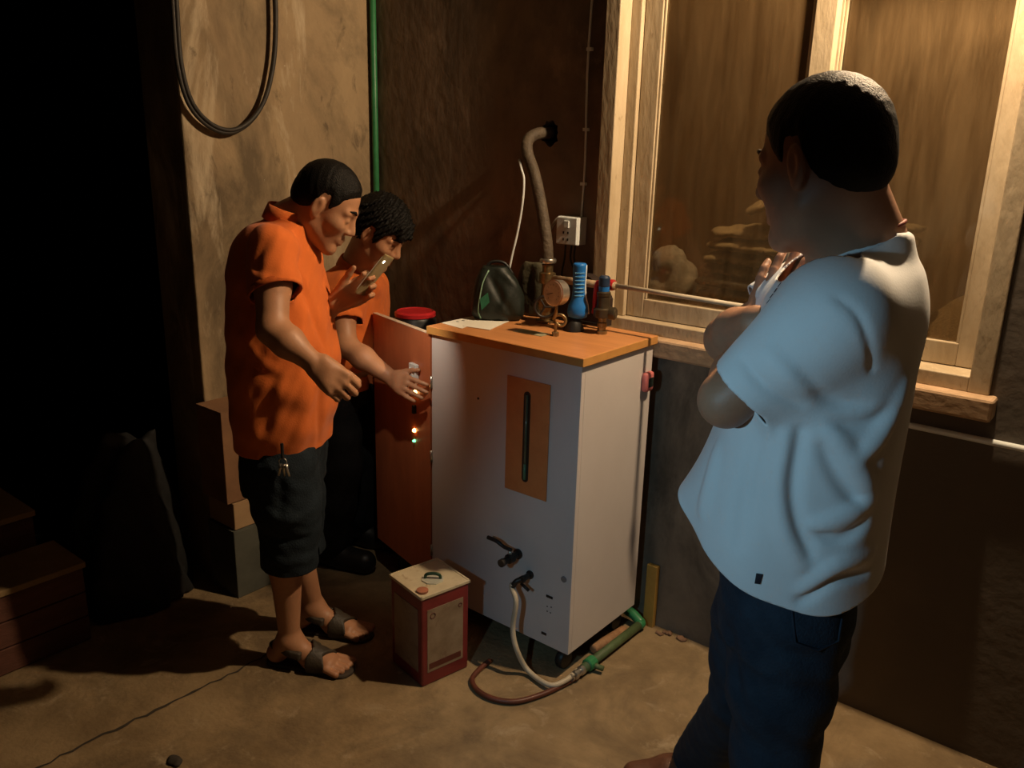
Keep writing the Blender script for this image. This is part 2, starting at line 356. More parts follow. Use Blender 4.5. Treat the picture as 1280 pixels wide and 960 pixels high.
# ---------------------------------------------------------------- distance-field modelling for bodies and cloth
def V3(*a): return np.array(a, float)
def unit(v): v = np.asarray(v, float); return v/np.linalg.norm(v)
class Vox:
    def __init__(s, lo, hi, h):
        s.lo = np.asarray(lo, float); s.h = h; s.n = np.ceil((np.asarray(hi, float)-s.lo)/h).astype(int)+1
        s.D = np.full(s.n, .5, np.float32)
    def reg(s, lo, hi):
        i0 = np.clip(np.floor((np.asarray(lo)-s.lo)/s.h).astype(int), 0, s.n); i1 = np.clip(np.ceil((np.asarray(hi)-s.lo)/s.h).astype(int)+1, 0, s.n)
        sl = tuple(slice(a, c) for a, c in zip(i0, i1))
        X, Y, Z = [(s.lo[k]+s.h*np.arange(i0[k], i1[k])).astype(np.float32) for k in range(3)]
        return sl, X[:, None, None], Y[None, :, None], Z[None, None, :]
    def mix(s, sl, d, k):
        a = s.D[sl]
        if a.size == 0: return
        if k <= 0: s.D[sl] = np.minimum(a, d); return
        h = np.clip(.5+.5*(a-d)/k, 0, 1); s.D[sl] = a*(1-h)+d*h-k*h*(1-h)
    def cut(s, sl, d, k):
        a = s.D[sl]
        if a.size == 0: return
        if k <= 0: s.D[sl] = np.maximum(a, -d); return
        h = np.clip(.5-.5*(a+d)/k, 0, 1); s.D[sl] = a*(1-h)+(-d)*h+k*h*(1-h)
    def cone(s, a, b, ra, rb, k=.01, sub=False, flat=None):
        a = np.asarray(a, float); b = np.asarray(b, float); m = .03+k
        R_ = max(ra, rb)
        sl, X, Y, Z = s.reg(np.minimum(a, b)-R_-m, np.maximum(a, b)+R_+m)
        ba = b-a; L = max(ba@ba, 1e-9); px, py, pz = X-a[0], Y-a[1], Z-a[2]
        t = np.clip((px*ba[0]+py*ba[1]+pz*ba[2])/L, 0, 1)
        qx, qy, qz = px-ba[0]*t, py-ba[1]*t, pz-ba[2]*t
        if flat is not None:
            ax, sc = flat; c = qx*ax[0]+qy*ax[1]+qz*ax[2]; g = 1/sc-1
            qx, qy, qz = qx+ax[0]*c*g, qy+ax[1]*c*g, qz+ax[2]*c*g
        d = np.sqrt(qx*qx+qy*qy+qz*qz)-(ra+(rb-ra)*t)
        (s.cut if sub else s.mix)(sl, d.astype(np.float32), k); return s
    def sleeve(s, a, b, ra, rb, c, n, k=.02):
        """tapered sleeve cut square at c; its end cap is opened later with uncap()"""
        a = np.asarray(a, float); b = np.asarray(b, float); n = unit(n); m = .03+k; R_ = max(ra, rb)
        sl, X, Y, Z = s.reg(np.minimum(a, b)-R_-m, np.maximum(a, b)+R_+m); ba = b-a; L = ba@ba; px, py, pz = X-a[0], Y-a[1], Z-a[2]
        t = np.clip((px*ba[0]+py*ba[1]+pz*ba[2])/L, 0, 1.6); tc = np.clip(t, 0, 1.0)
        d = np.sqrt((px-ba[0]*t)**2+(py-ba[1]*t)**2+(pz-ba[2]*t)**2)-(ra+(rb-ra)*tc)
        d = np.maximum(d, (X-c[0])*n[0]+(Y-c[1])*n[1]+(Z-c[2])*n[2]); s.mix(sl, d.astype(np.float32), k)
        s.caps = getattr(s, 'caps', [])+[(np.asarray(c, float), n, max(ra, rb)*1.15)]; return s
    def chain(s, pts, rs, k=.01):
        for i in range(len(pts)-1): s.cone(pts[i], pts[i+1], rs[i], rs[i+1], k)
        return s
    def ell(s, c, rad, ax, k=.01, sub=False):
        c = np.asarray(c, float); ax = np.asarray(ax, float); rad = np.asarray(rad, float); m = .03+k
        e = np.sqrt(((ax*rad[:, None])**2).sum(0))+m
        sl, X, Y, Z = s.reg(c-e, c+e); px, py, pz = X-c[0], Y-c[1], Z-c[2]
        u = [px*a[0]+py*a[1]+pz*a[2] for a in ax]
        k0 = np.sqrt(sum((u[i]/rad[i])**2 for i in range(3))); k1 = np.sqrt(sum((u[i]/rad[i]**2)**2 for i in range(3)))
        d = np.where(k1 < 1e-6, -min(rad), k0*(k0-1)/np.maximum(k1, 1e-6))
        (s.cut if sub else s.mix)(sl, d.astype(np.float32), k); return s
    def loft(s, keys, e1, k=.01, p=2.3):
        """keys: (centre xyz, radius along e1, radius along its normal), stacked in z"""
        keys = sorted(keys, key=lambda q: q[0][2]); K = np.array([[*q[0], q[1], q[2]] for q in keys])
        S = np.array(spline([tuple(r) for r in K], 10)); S = S[np.argsort(S[:, 2])]
        e1 = unit([e1[0], e1[1], 0]); e2 = V3(-e1[1], e1[0], 0); rm = K[:, 3:].max()+.05+k
        lo = K[:, :3].min(0)-[rm, rm, .04]; hi = K[:, :3].max(0)+[rm, rm, .04]
        sl, X, Y, Z = s.reg(lo, hi); zz = Z.ravel()
        I = [np.interp(zz, S[:, 2], S[:, j]).astype(np.float32)[None, None, :] for j in (0, 1, 3, 4)]
        px, py = X-I[0], Y-I[1]; u = px*e1[0]+py*e1[1]; v = px*e2[0]+py*e2[1]
        q = (np.abs(u/I[2])**p+np.abs(v/I[3])**p)**(1/p)+1e-5; rho = np.sqrt(u*u+v*v)
        d = rho-rho/q; d = np.where(q < .02, -np.minimum(I[2], I[3])+0*rho, d)
        d = np.maximum(d, np.maximum(Z-K[-1, 2], K[0, 2]-Z)); s.mix(sl, d.astype(np.float32), k); return s
    def plane(s, c, n):
        """remove everything on the side the normal points to"""
        n = unit(n); c = np.asarray(c, float); sl, X, Y, Z = s.reg(s.lo, s.lo+s.h*s.n)
        d = (X-c[0])*n[0]+(Y-c[1])*n[1]+(Z-c[2])*n[2]; s.D = np.maximum(s.D, d.astype(np.float32)); return s
    def grid(s):
        sl, X, Y, Z = s.reg(s.lo, s.lo+s.h*(s.n-1)); return X, Y, Z
    def hit(s, x, y):
        d = unit(ray(x, y)); t = np.arange(.6, 4, s.h*.5); P = CAMP+d*t[:, None]; I = np.round((P-s.lo)/s.h).astype(int)
        ok = ((I >= 0) & (I < s.n)).all(1); v = np.full(len(t), .5); v[ok] = s.D[tuple(I[ok].T)]
        j = np.argmax(v < 0); return P[j] if v[j] < 0 else None
    def norm(s, p):
        i = np.clip(np.round((p-s.lo)/s.h).astype(int), 2, s.n-3); i = tuple(i); g = []
        for k in range(3):
            a = list(i); b_ = list(i); a[k] += 2; b_[k] -= 2; g.append(float(s.D[tuple(a)]-s.D[tuple(b_)]))
        return unit(g)
    def patch(s, px, off=.0025):
        return [(lambda p: p+s.norm(p)*off)(s.hit(*q)) for q in px]
    def fold(s, px, amp, w):
        """a crease (amp<0) or ridge (amp>0) of cloth along a line on the surface"""
        P = [s.hit(*q) for q in px]; P = [p for p in P if p is not None]
        if len(P) < 2: return s
        P = np.array(spline(P, 4)); sl, X, Y, Z = s.reg(P.min(0)-3*w, P.max(0)+3*w)
        if s.D[sl].size == 0: return s
        best = np.full(s.D[sl].shape, 9., np.float32); tt = np.zeros_like(best); n = len(P)-1
        for i in range(n):
            a, ba = P[i], P[i+1]-P[i]; L = max(ba@ba, 1e-9); px_, py_, pz_ = X-a[0], Y-a[1], Z-a[2]
            t = np.clip((px_*ba[0]+py_*ba[1]+pz_*ba[2])/L, 0, 1)
            d = (px_-ba[0]*t)**2+(py_-ba[1]*t)**2+(pz_-ba[2]*t)**2
            tt = np.where(d < best, (i+t)/n, tt); best = np.minimum(best, d)
        s.D[sl] -= (amp*np.exp(-best/(w*w))*np.sin(np.pi*np.clip(tt*.9+.05, 0, 1))**.6).astype(np.float32); return s
    def ripple(s, amp, fx, seed=0):
        X, Y, Z = s.grid(); r = np.random.RandomState(seed); f = 0
        for i in range(5):
            k = r.normal(size=3)*fx*(1+.5*i); f = f+np.sin(X*k[0]+Y*k[1]+Z*k[2]*.7+r.uniform(0, 6))/(1+.6*i)
        s.D -= (amp*f).astype(np.float32); return s
    def mesh(s, name, smooth=2):
        g = openvdb.FloatGrid(); b = 3*s.h; g.background = b
        g.copyFromArray(np.clip(s.D, -b, b).astype(np.float32)); g.transform = openvdb.createLinearTransform(s.h)
        pts, quads = g.convertToQuads(0.0); pts = pts.astype(float)+s.lo
        e = np.concatenate([quads[:, [0, 1]], quads[:, [1, 2]], quads[:, [2, 3]], quads[:, [3, 0]]])
        cnt = np.bincount(e.ravel(), minlength=len(pts)).astype(float)[:, None]
        for _ in range(smooth):
            acc = np.zeros_like(pts); np.add.at(acc, e[:, 0], pts[e[:, 1]]); np.add.at(acc, e[:, 1], pts[e[:, 0]])
            pts = pts*.5+.5*acc/np.maximum(cnt, 1)
        me = bpy.data.meshes.new(name); me.vertices.add(len(pts)); me.vertices.foreach_set('co', pts.astype(np.float32).ravel())
        nq = len(quads); me.loops.add(nq*4); me.loops.foreach_set('vertex_index', quads[:, ::-1].astype(np.int32).ravel())
        me.polygons.add(nq); me.polygons.foreach_set('loop_start', np.arange(0, nq*4, 4, dtype=np.int32)); me.update(calc_edges=True)
        me.validate(); return me
def cone_d(P, a, b, ra, rb):
    ba = b-a; t = np.clip((P-a)@ba/max(ba@ba, 1e-9), 0, 1); return np.linalg.norm(P-a-t[:, None]*ba, axis=1)-(ra+(rb-ra)*t)
def trim(me, c, n, rad=None, rc=None, cones=None, tol=.016):
    """cut a cloth mesh open along a plane; cones limit the cut to one sleeve or leg"""
    bm = bmesh.new(); bm.from_mesh(me); c = Vector([float(v) for v in c]); n = Vector([float(v) for v in n]).normalized()
    bm.verts.ensure_lookup_table(); P = np.array([v.co[:] for v in bm.verts]); ok = np.ones(len(P), bool)
    if rad: ok &= np.linalg.norm(P-np.asarray(rc if rc is not None else c, float), axis=1) < rad
    if cones: ok &= np.min([cone_d(P, *q) for q in cones], axis=0) < tol
    vs = [v for v, k in zip(bm.verts, ok) if k]; vset = set(vs); fs = [f for f in bm.faces if all(v in vset for v in f.verts)]
    es = list({e for f in fs for e in f.edges})
    bmesh.ops.bisect_plane(bm, geom=vs+es+fs, plane_co=c, plane_no=n, clear_outer=True)
    bm.to_mesh(me); bm.free(); return me
def uncap(me, c, n, r):
    bm = bmesh.new(); bm.from_mesh(me); c = Vector([float(q) for q in c]); n = Vector([float(q) for q in n]); bm.normal_update()
    sg = 1
    fs = [f for f in bm.faces if abs(f.normal.dot(n)) > .72 and abs((f.calc_center_median()-c).dot(n)) < .006 and (f.calc_center_median()-c).length < r*.93]
    bmesh.ops.delete(bm, geom=fs, context='FACES')
    bd = [v for v in bm.verts if (v.co-c).length < r*1.3 and any(e.is_boundary for e in v.link_edges)]
    for _ in range(8):
        nw = {}
        for v in bd:
            nb = [e.other_vert(v).co for e in v.link_edges if e.is_boundary]
            if len(nb) == 2: nw[v] = v.co*.4+(nb[0]+nb[1])*.3
        for v, q in nw.items(): v.co = q
    bm.to_mesh(me); bm.free()
def cloth(name, vox, m, parent, cuts, smooth=2, thick=.003):
    me = vox.mesh(name, smooth)
    for c in getattr(vox, 'caps', []): uncap(me, *c)
    for c in cuts: trim(me, *c)
    o = link(name, me, m, parent, True)
    if thick:
        md = o.modifiers.new('thickness', 'SOLIDIFY'); md.thickness = thick; md.offset = -1
    return o

# head in its own frame: f forward, s to the person's right, u up
class Head:
    def __init__(s, c, f, pitch=0, roll=0, k=.93):
        f = unit([f[0], f[1], 0]); up = V3(0, 0, 1); sd = np.cross(f, up)
        s.f = unit(f*math.cos(pitch)-up*math.sin(pitch)); s.u = np.cross(sd, s.f)
        s.s = unit(sd*math.cos(roll)+s.u*math.sin(roll)); s.u = np.cross(s.s, s.f); s.c = np.asarray(c, float); s.k = k
    def p(s, f, r, u): return s.c+(s.f*f+s.s*r+s.u*u)*s.k
    @property
    def ax(s): return np.array([s.f, s.s, s.u])
def add_head(v, H, neck, nr=.056):
    k = H.k; A = H.ax
    v.ell(H.p(-.012, 0, .035), np.array([.098, .078, .090])*k, A, .01)
    v.ell(H.p(.030, 0, -.040), np.array([.066, .062, .082])*k, A, .03)
    for sg in (-1, 1):
        v.cone(H.p(.0, sg*.050, -.062), H.p(.066, sg*.016, -.106), .020*k, .017*k, .025)
        v.ell(H.p(.055, sg*.042, -.022), np.array([.030, .022, .022])*k, A, .02)
        v.cone(H.p(.084, sg*.010, .026), H.p(.070, sg*.044, .024), .010*k, .009*k, .014)
    v.ell(H.p(.080, 0, -.108), np.array([.018, .022, .019])*k, A, .02)
    for sg in (-1, 1): v.ell(H.p(.102, sg*.034, .002), np.array([.018, .019, .014])*k, A, .012, sub=True)
    v.cone(H.p(.086, 0, .014), H.p(.108, 0, -.026), .009*k, .013*k, .012)
    for sg in (-1, 1): v.ell(H.p(.098, sg*.014, -.032), np.array([.012, .008, .009])*k, A, .006)
    for sg in (-1, 1):
        v.ell(H.p(.078, sg*.032, .002), np.array([.0125, .014, .011])*k, A, .004)
        v.cone(H.p(.096, 0, -.060), H.p(.084, sg*.022, -.064), .008*k, .005*k, .006)
        v.cone(H.p(.095, 0, -.075), H.p(.084, sg*.019, -.071), .008*k, .005*k, .006)
        ec = H.p(-.008, sg*.078, -.004); ea = np.array([unit(H.f*.9+H.s*sg*-.35), unit(H.s*sg*.9+H.f*.35), H.u])
        v.ell(ec+H.s*sg*.004, np.array([.019, .008, .033])*k, ea, .004)
        v.ell(ec+H.s*sg*.013+H.f*.002+H.u*.003, np.array([.009, .007, .019])*k, ea, .004, sub=True)
        v.ell(ec-H.u*.026+H.f*.004, np.array([.009, .007, .010])*k, ea, .005)
    v.cone(H.p(-.028, 0, -.03), neck, nr, nr*1.12, .03)
    v.cone(H.p(.012, 0, -.075), neck+H.f*.012, nr*.72, nr*.9, .03)
def hair_mesh(H, off=.009, hair=None, seed=1, h=.0032, rough=.0008, nape=-.070, fringe=.078, side=-.012):
    A = H.ax; v = Vox(H.c-.17, H.c+.17, h)
    v.ell(H.p(-.014, 0, .037), np.array([.098+off, .078+off*.8, .092+off])*H.k, A, .005)
    v.ell(H.p(-.055, 0, -.012), np.array([.050+off*.6, .060+off*.4, .055])*H.k, A, .03)
    X, Y, Z = v.grid(); px, py, pz = X-H.c[0], Y-H.c[1], Z-H.c[2]
    f = (px*H.f[0]+py*H.f[1]+pz*H.f[2])/H.k; s_ = (px*H.s[0]+py*H.s[1]+pz*H.s[2])/H.k; u = (px*H.u[0]+py*H.u[1]+pz*H.u[2])/H.k
    r = np.random.RandomState(seed); nz = 0
    for i in range(6):
        kk = r.normal(size=3)*(170+110*i); nz = nz+np.sin(px*kk[0]+py*kk[1]+pz*kk[2]+r.uniform(0, 6))/(1+.35*i)
    g = np.interp(f.ravel(), [-.12, -.06, -.038, -.026, -.012, .012, .022, .036, .050, .072, .10],
                  [nape, nape, nape+.010, side-.02, .036, .036, side, side+.026, fringe-.022, fringe, fringe+.004]).reshape(f.shape)
    # ears stay free of hair, the forehead edge is rounded towards the temples
    cutd = (g+nz*rough*.8-u)*H.k; v.D += (.0055*(1-np.clip((u-g)/.030, 0, 1))).astype(np.float32)
    v.D = np.maximum(v.D-(nz*rough*.45).astype(np.float32), cutd.astype(np.float32))
    if hair:
        for c in hair: v.cone(*c)
        v.D -= (nz*rough*.4).astype(np.float32)
    return v
def hand(v, wrist, d, n, side, curl=(.35, .45, .35), spread=.06, thumb=(.5, .3), k=1.0, wr=.026, fr=.0085):
    """palm direction d, back-of-hand normal n, side +1 right hand / -1 left hand; thumb leaves the side of the palm"""
    d = unit(d); n = np.asarray(n, float); n = unit(n-d*(n@d)); t = np.cross(n, d)*side          # towards the thumb
    W = np.asarray(wrist, float)
    kn = [W+(d*.092+t*.030)*k, W+(d*.097+t*.010)*k, W+(d*.092-t*.011)*k, W+(d*.083-t*.030)*k]
    v.cone(W, W+d*.03*k, wr, wr*1.02, .01, flat=(n, .72))
    for i, kp in enumerate(kn): v.cone(W+(d*.02+t*(.020-.013*i))*k, kp, .0135*k, .0115*k, .012)
    v.cone(W+(d*.045+t*.012)*k, W+(d*.06-t*.016)*k, .016*k, .014*k, .02)
    Ls = ((.042, .026, .021), (.046, .030, .022), (.042, .028, .021), (.034, .021, .018))
    tips = []
    for i, kp in enumerate(kn):
        ang = 0; p = kp; c0 = curl[i] if isinstance(curl[0], (list, tuple)) else curl
        lat = spread*(1.2-.8*i)
        for j in range(3):
            ang += c0[j]; dd = unit((d*math.cos(ang)-n*math.sin(ang))+t*lat); q = p+dd*Ls[i][j]*k
            v.cone(p, q, fr*k*(1.1-.08*j), fr*k*(1.02-.10*j), .003); p = q
        tips.append(p)
    b0 = W+(d*.022+t*.020)*k; td = unit(d*math.cos(thumb[0])+t*math.sin(thumb[0])-n*thumb[1]); b1 = b0+td*.045*k
    td2 = unit(td-n*thumb[1]*.5+d*.25); b2 = b1+td2*.032*k; td3 = unit(td2+d*.3-n*.1); b3 = b2+td3*.026*k
    v.cone(b0, b1, .017*k, .0125*k, .012); v.cone(b1, b2, .0112*k, .0102*k, .004); v.cone(b2, b3, .0100*k, .008*k, .004)
    return tips, b3
def foot(v, ankle, toe_dir, k=1.0, toes=True):
    d = unit([toe_dir[0], toe_dir[1], 0]); s_ = np.cross(d, V3(0, 0, 1)); g = V3(ankle[0], ankle[1], 0)
    heel = g-d*.045*k+V3(0, 0, .034); mid = g+d*.075*k+V3(0, 0, .032); ball = g+d*.135*k+V3(0, 0, .026)
    v.cone(ankle, heel, .034*k, .034, .02); v.cone(ankle, mid, .036*k, .030*k, .025); v.cone(mid, ball-s_*.012, .034*k, .024*k, .02); v.cone(mid, ball+s_*.018, .030*k, .022*k, .02)
    if toes:
        for i in range(5):
            o = (i-2)*.0185; L = (.060, .062, .056, .048, .038)[i]
            v.cone(ball+s_*o*1.0, ball+s_*o*1.15+d*L-V3(0, 0, .011), .012, .0105 if i else .012, .004)
    return heel, mid, ball, d, s_
def brow_eyes(H, parent):
    for sg in (-1, 1):
        B().tube([H.p(.094, sg*.012, .030), H.p(.090, sg*.028, .037), H.p(.074, sg*.046, .032)], [.003, .0042, .0018], 6).done('eyebrow', M_hair, parent, True)
        B().lathe([(0, -.006), (.005, -.004), (.0066, 0), (.005, .003), (0, .0045)], H.p(.083, sg*.032, .002), H.f, 10).done('eye', M_eye, parent, True)

# ---------------------------------------------------------------- the cabinet door plane (needed for the hand on it)
CX0, CX1, CY0, CY1, CZ0, CZ1 = .767, 1.357, -.464, -.065, .09, 1.05
DH = V3(CX0-.004, CY0+.006, 0); DDIR = unit([.229-.702, -.28+.404, 0]); DN = V3(-DDIR[1], DDIR[0], 0)*1.0
if DN[1] > 0: DN = -DN                                    # faces the room
DLEN, DZ0, DZ1 = .40, .13, 1.022
def on_door(x, y, off=0.):
    d = ray(x, y); c = DH+DN*(.011+off); return CAMP+d*(((c-CAMP)@DN)/(d@DN))

# ================================================================ person in orange polo and rolled denim shorts, holding a phone
fA = unit([.82, .57, 0]); sA = np.cross(fA, V3(0, 0, 1))
GA = V3(.66, -.88, 0)
pA = thing('person', GA, 'person in an orange polo and rolled denim shorts, holding up a lit phone', 'person', 'people around the cabinet')
HA = Head(atd(408, 256, 2.33), fA+V3(-.03, .05, 0), .60, k=.91)
NA = atd(362, 277, 2.345)
shRA, shLA = atd(340, 312, 2.215), atd(368, 316, 2.50)
elRA, wrRA = atd(341, 412, 2.16), atd(390, 452, 2.15)
elLA, wrLA = atd(376, 416, 2.52), atd(418, 380, 2.445)
hipRA, hipLA = atd(352, 580, 2.45), atd(362, 574, 2.60)
knRA, knLA = atd(362, 660, 2.53), atd(368, 652, 2.70)
anRA = onz(362, 800, .085); anLA = anRA+V3(-.10, .17, 0)
body = Vox(GA+V3(-.42, -.42, -.005), GA+V3(.48, .48, 1.62), .0042)
body.loft([(atd(353, 585, 2.54), .10, .15), (atd(354, 440, 2.44), .125, .16), (atd(350, 370, 2.41), .105, .165), (atd(352, 310, 2.37), .075, .13)], fA, .03)
add_head(body, HA, NA, .054)
for a, e_, w_ in ((shRA, elRA, wrRA), (shLA, elLA, wrLA)):
    m1 = a*.55+e_*.45; m2 = e_*.62+w_*.38
    body.chain([a, m1, e_, m2, w_], [.056, .047, .039, .041, .027], .02)
hand(body, wrRA, atd(420, 477, 2.15)-wrRA, V3(.45, -.70, .55), 1, curl=(.75, 1.0, .7), thumb=(.25, .35), k=1.02, spread=.0)
PH_A, PH_B = atd(449, 368, 2.412), atd(487, 320, 2.395)           # lower and upper end of the phone
tipsA, _ = hand(body, wrLA, atd(455, 360, 2.44)-wrLA, FW*.9-RT*.2, -1, curl=(.45, .85, .7), thumb=(.55, .30), k=.98, spread=.02)
for h_, k_, a_ in ((hipRA, knRA, anRA), (hipLA, knLA, anLA)):
    c_ = k_*.66+a_*.34-fA*.012
    body.chain([h_, k_, c_, a_+V3(0, 0, .02)], [.080, .056, .050, .032], .02)
ftA = [foot(body, a_, onz(440, 826)-onz(350, 812)) for a_ in (anRA, anLA)]
link('body', body.mesh('body', 1), M_skinA, pA, True)
hv = hair_mesh(HA, .0055, seed=3, fringe=.074, side=-.018, nape=-.060); link('hair', hv.mesh('hair', 1), M_hair, pA, True)
brow_eyes(HA, pA)
v = Vox(GA+V3(-.40, -.42, .62), GA+V3(.36, .36, 1.52), .0045)
v.loft([(atd(354, 595, 2.56), .122, .175), (atd(355, 552, 2.53), .128, .178), (atd(356, 500, 2.48), .146, .182), (atd(355, 445, 2.44), .150, .185), (atd(350, 385, 2.41), .135, .185),
        (atd(345, 335, 2.385), .122, .168), (atd(347, 300, 2.365), .108, .138), (atd(354, 282, 2.35), .088, .105), (NA+V3(0, 0, .004), .068, .074), (NA+V3(.01, .008, .035), .062, .066)], fA, .02)
sl0, sl1 = shRA+V3(0, 0, -.004), atd(346, 385, 2.175); slc = atd(344, 366, 2.185); sldir = unit(sl1-sl0)
v.sleeve(sl0, sl1, .066, .066, slc, sldir+V3(.16, .10, 0), .035)
v.sleeve(shLA, atd(384, 380, 2.52), .066, .068, atd(378, 362, 2.52), atd(384, 380, 2.52)-shLA, .03)
v.ripple(.0024, 26, 5)
v.fold([(372, 330), (378, 360), (392, 400), (408, 440)], -.010, .016); v.fold([(385, 372), (375, 410), (372, 450)], .008, .016)
v.fold([(300, 330), (322, 345), (340, 350)], .006, .014); v.fold([(330, 310), (322, 330), (325, 352)], -.005, .012)
v.fold([(345, 455), (335, 500), (332, 550)], -.009, .02); v.fold([(385, 480), (380, 520), (372, 556)], .008, .02); v.fold([(305, 420), (325, 450), (350, 465)], .009, .016)
v.fold([(300, 470), (312, 500), (318, 550)], .007, .02); v.fold([(400, 480), (398, 520), (396, 556)], -.007, .014)
shirt = cloth('polo_shirt', v, M_orange, pA, [(atd(354, 548, 2.53), (fA*.02-V3(0, 0, 1))), (NA+V3(0, 0, .016), V3(0, 0, 1)+fA*.35, .105, NA+V3(0, 0, .03))])
# collar, sleeve band
def ring(c, n, r1, r2, e1, wdt, t=.006, flare=0, nseg=28, gap=0):
    """a cloth band round an opening"""
    n = unit(n); e1 = unit(e1-n*(e1@n)); e2 = np.cross(n, e1); bm = bmesh.new(); rows = []
    for (hh, dr) in ((0, 0), (wdt*.5, flare*.4), (wdt, flare), (wdt, flare+t), (wdt*.5, flare*.4+t), (0, t)):
        rows.append([bm.verts.new(Vector([float(q) for q in c+n*hh+(e1*math.cos(a)*(r1+dr)+e2*math.sin(a)*(r2+dr))])) for a in [gap+(2*math.pi-2*gap)*i/nseg for i in range(nseg + (1 if gap else 0))]])
    m = len(rows[0])
    for j in range(6):
        for i in range(m if not gap else m-1): bm.faces.new((rows[j][i], rows[j][(i+1) % m], rows[(j+1) % 6][(i+1) % m], rows[(j+1) % 6][i]))
    bmesh.ops.recalc_face_normals(bm, faces=bm.faces[:]); me = bpy.data.meshes.new('band'); bm.to_mesh(me); bm.free(); return me
link('collar', ring(NA+V3(0, 0, -.004)-fA*.004, V3(0, 0, 1)+fA*.30, .068, .072, fA, .042, .005, -.008, gap=.5), M_orange, pA, True)
link('sleeve_band', ring(slc-unit(sldir+V3(.16, .10, 0))*.016, sldir+V3(.16, .10, 0), .0655, .0655, fA, .017, .003, .0005), M_ocoll, pA, True)
v = Vox(GA+V3(-.40, -.42, .2), GA+V3(.40, .40, .92), .005)
v.loft([(atd(356, 600, 2.56), .115, .165), (atd(354, 520, 2.50), .118, .165)], fA, .02)
for h_, k_, a_ in ((hipRA, knRA, anRA), (hipLA, knLA, anLA)):
    hm = k_*.60+a_*.40
    v.chain([h_, h_*.4+k_*.6, k_, hm], [.100, .094, .086, .080], .025)
v.ripple(.0022, 34, 9)
v.fold([(335, 640), (360, 650), (385, 640)], .010, .014); v.fold([(335, 668), (362, 676), (390, 668)], -.008, .012); v.fold([(332, 695), (360, 702), (388, 694)], .011, .013)
v.fold([(350, 590), (352, 620), (348, 650)], -.008, .015)
cuts = []
for k_, a_ in ((knRA, anRA), (knLA, anLA)):
    hm = k_*.70+a_*.30; cuts.append((hm, a_-k_, .14, hm-V3(0, 0, .05)))
jeans = cloth('denim_shorts', v, M_jeanA, pA, cuts)
for (heel, mid, ball, d, s_), nm in zip(ftA, 'RL'):
    sv = Vox(mid-V3(.2, .2, .06), mid+V3(.2, .2, .14), .004)
    sv.cone(heel-V3(0, 0, .034), mid-V3(0, 0, .034), .036, .036, .01); sv.cone(mid-V3(0, 0, .034), ball+d*.035-V3(0, 0, .028), .038, .046, .01)
    sv.plane(V3(0, 0, .012), V3(0, 0, 1)); sv.plane(V3(0, 0, .0), V3(0, 0, -1))
    sole = link('sandal_sole', sv.mesh('sole', 1), M_sole, pA, True)
    st = Vox(mid-V3(.2, .2, .06), mid+V3(.2, .2, .16), .0035)
    st.cone(heel, mid, .041, .040, .02); st.cone(mid, ball-s_*.012, .041, .032, .02); st.cone(mid, ball+s_*.018, .036, .030, .02); st.cone(V3(*(heel*.4+mid*.6))+V3(0, 0, .03), mid, .045, .038, .03)
    X, Y, Z = st.grid(); q = (X-mid[0])*d[0]+(Y-mid[1])*d[1]+0*Z; w_ = (X-mid[0])*s_[0]+(Y-mid[1])*s_[1]+0*Z
    b1 = np.abs(q-.035+w_*.45)-.017; b2 = np.abs(q-.020-w_*.55)-.015; b3 = np.maximum(np.abs(Z-.055+.15*q)-.011, q+.02)
    st.D = np.maximum(st.D, np.minimum(np.minimum(b1, b2), b3)).astype(np.float32); st.plane(V3(0, 0, .006), V3(0, 0, -1))
    link('sandal_strap', st.mesh('strap', 1), M_sandal, sole, True)
# keys clipped to the waistband below the shirt hem
kc = v.hit(357, 572); kc = kc if kc is not None else atd(357, 572, 2.4)
kc = kc-FW*.030
kk = thing('key_bunch', kc-V3(0, 0, .05), 'small bunch of keys hanging below the hem of the orange polo', 'keys')
B().tube([kc+V3(0, 0, .045), kc+V3(0, 0, .0)], .0045, 8).done('strap', M_black, kk)
ringp = [kc+V3(fA[0]*math.cos(a)*.011, fA[1]*math.cos(a)*.011, -.010+math.sin(a)*.011) for a in [i*math.pi/8 for i in range(17)]]
B().tube(ringp, .0016, 6).done('ring', M_steel, kk, True)
for i, dx in enumerate((-.010, .002, .012)):
    t0 = kc+fA*dx*.6+V3(0, 0, -.018); t1 = t0+fA*dx*.8+V3(0, 0, -.034)
    B().tube([t0, t0*.6+t1*.4, t1], [.0075, .0035, .003], 8).done('key', M_steel, kk, True)
# phone
ph = thing('phone', (PH_A+PH_B)/2, 'slim phone with a bright light, gripped in front of the faces', 'phone')
ax = unit(PH_B-PH_A); nn = RT*.9-FW*.16; nn = unit(nn-ax*(nn@ax)); sd = np.cross(ax, nn)
Mx = Matrix((sd, nn, ax)).transposed(); c = Vector((PH_A+PH_B)/2)
def pbx(lo, hi, bev): 
    b_ = B(); b_.box(Vector(lo), Vector(hi), bev)
    for q in b_.bm.verts: q.co = c+Mx @ q.co
    return b_
L2 = float(np.linalg.norm(PH_B-PH_A))/2
pbx((-.034, -.0045, -L2), (.034, .0045, L2), .003).done('case', mat('phone_case', (.34, .26, .13), None, 10, .3), ph)
pbx((-.031, -.0052, -L2+.012), (.031, -.0044, L2-.012), 0).done('screen', M_pscreen, ph)
pbx((-.024, .0044, L2-.026), (-.016, .0056, L2-.018), .0004).done('flash', M_flash, ph)

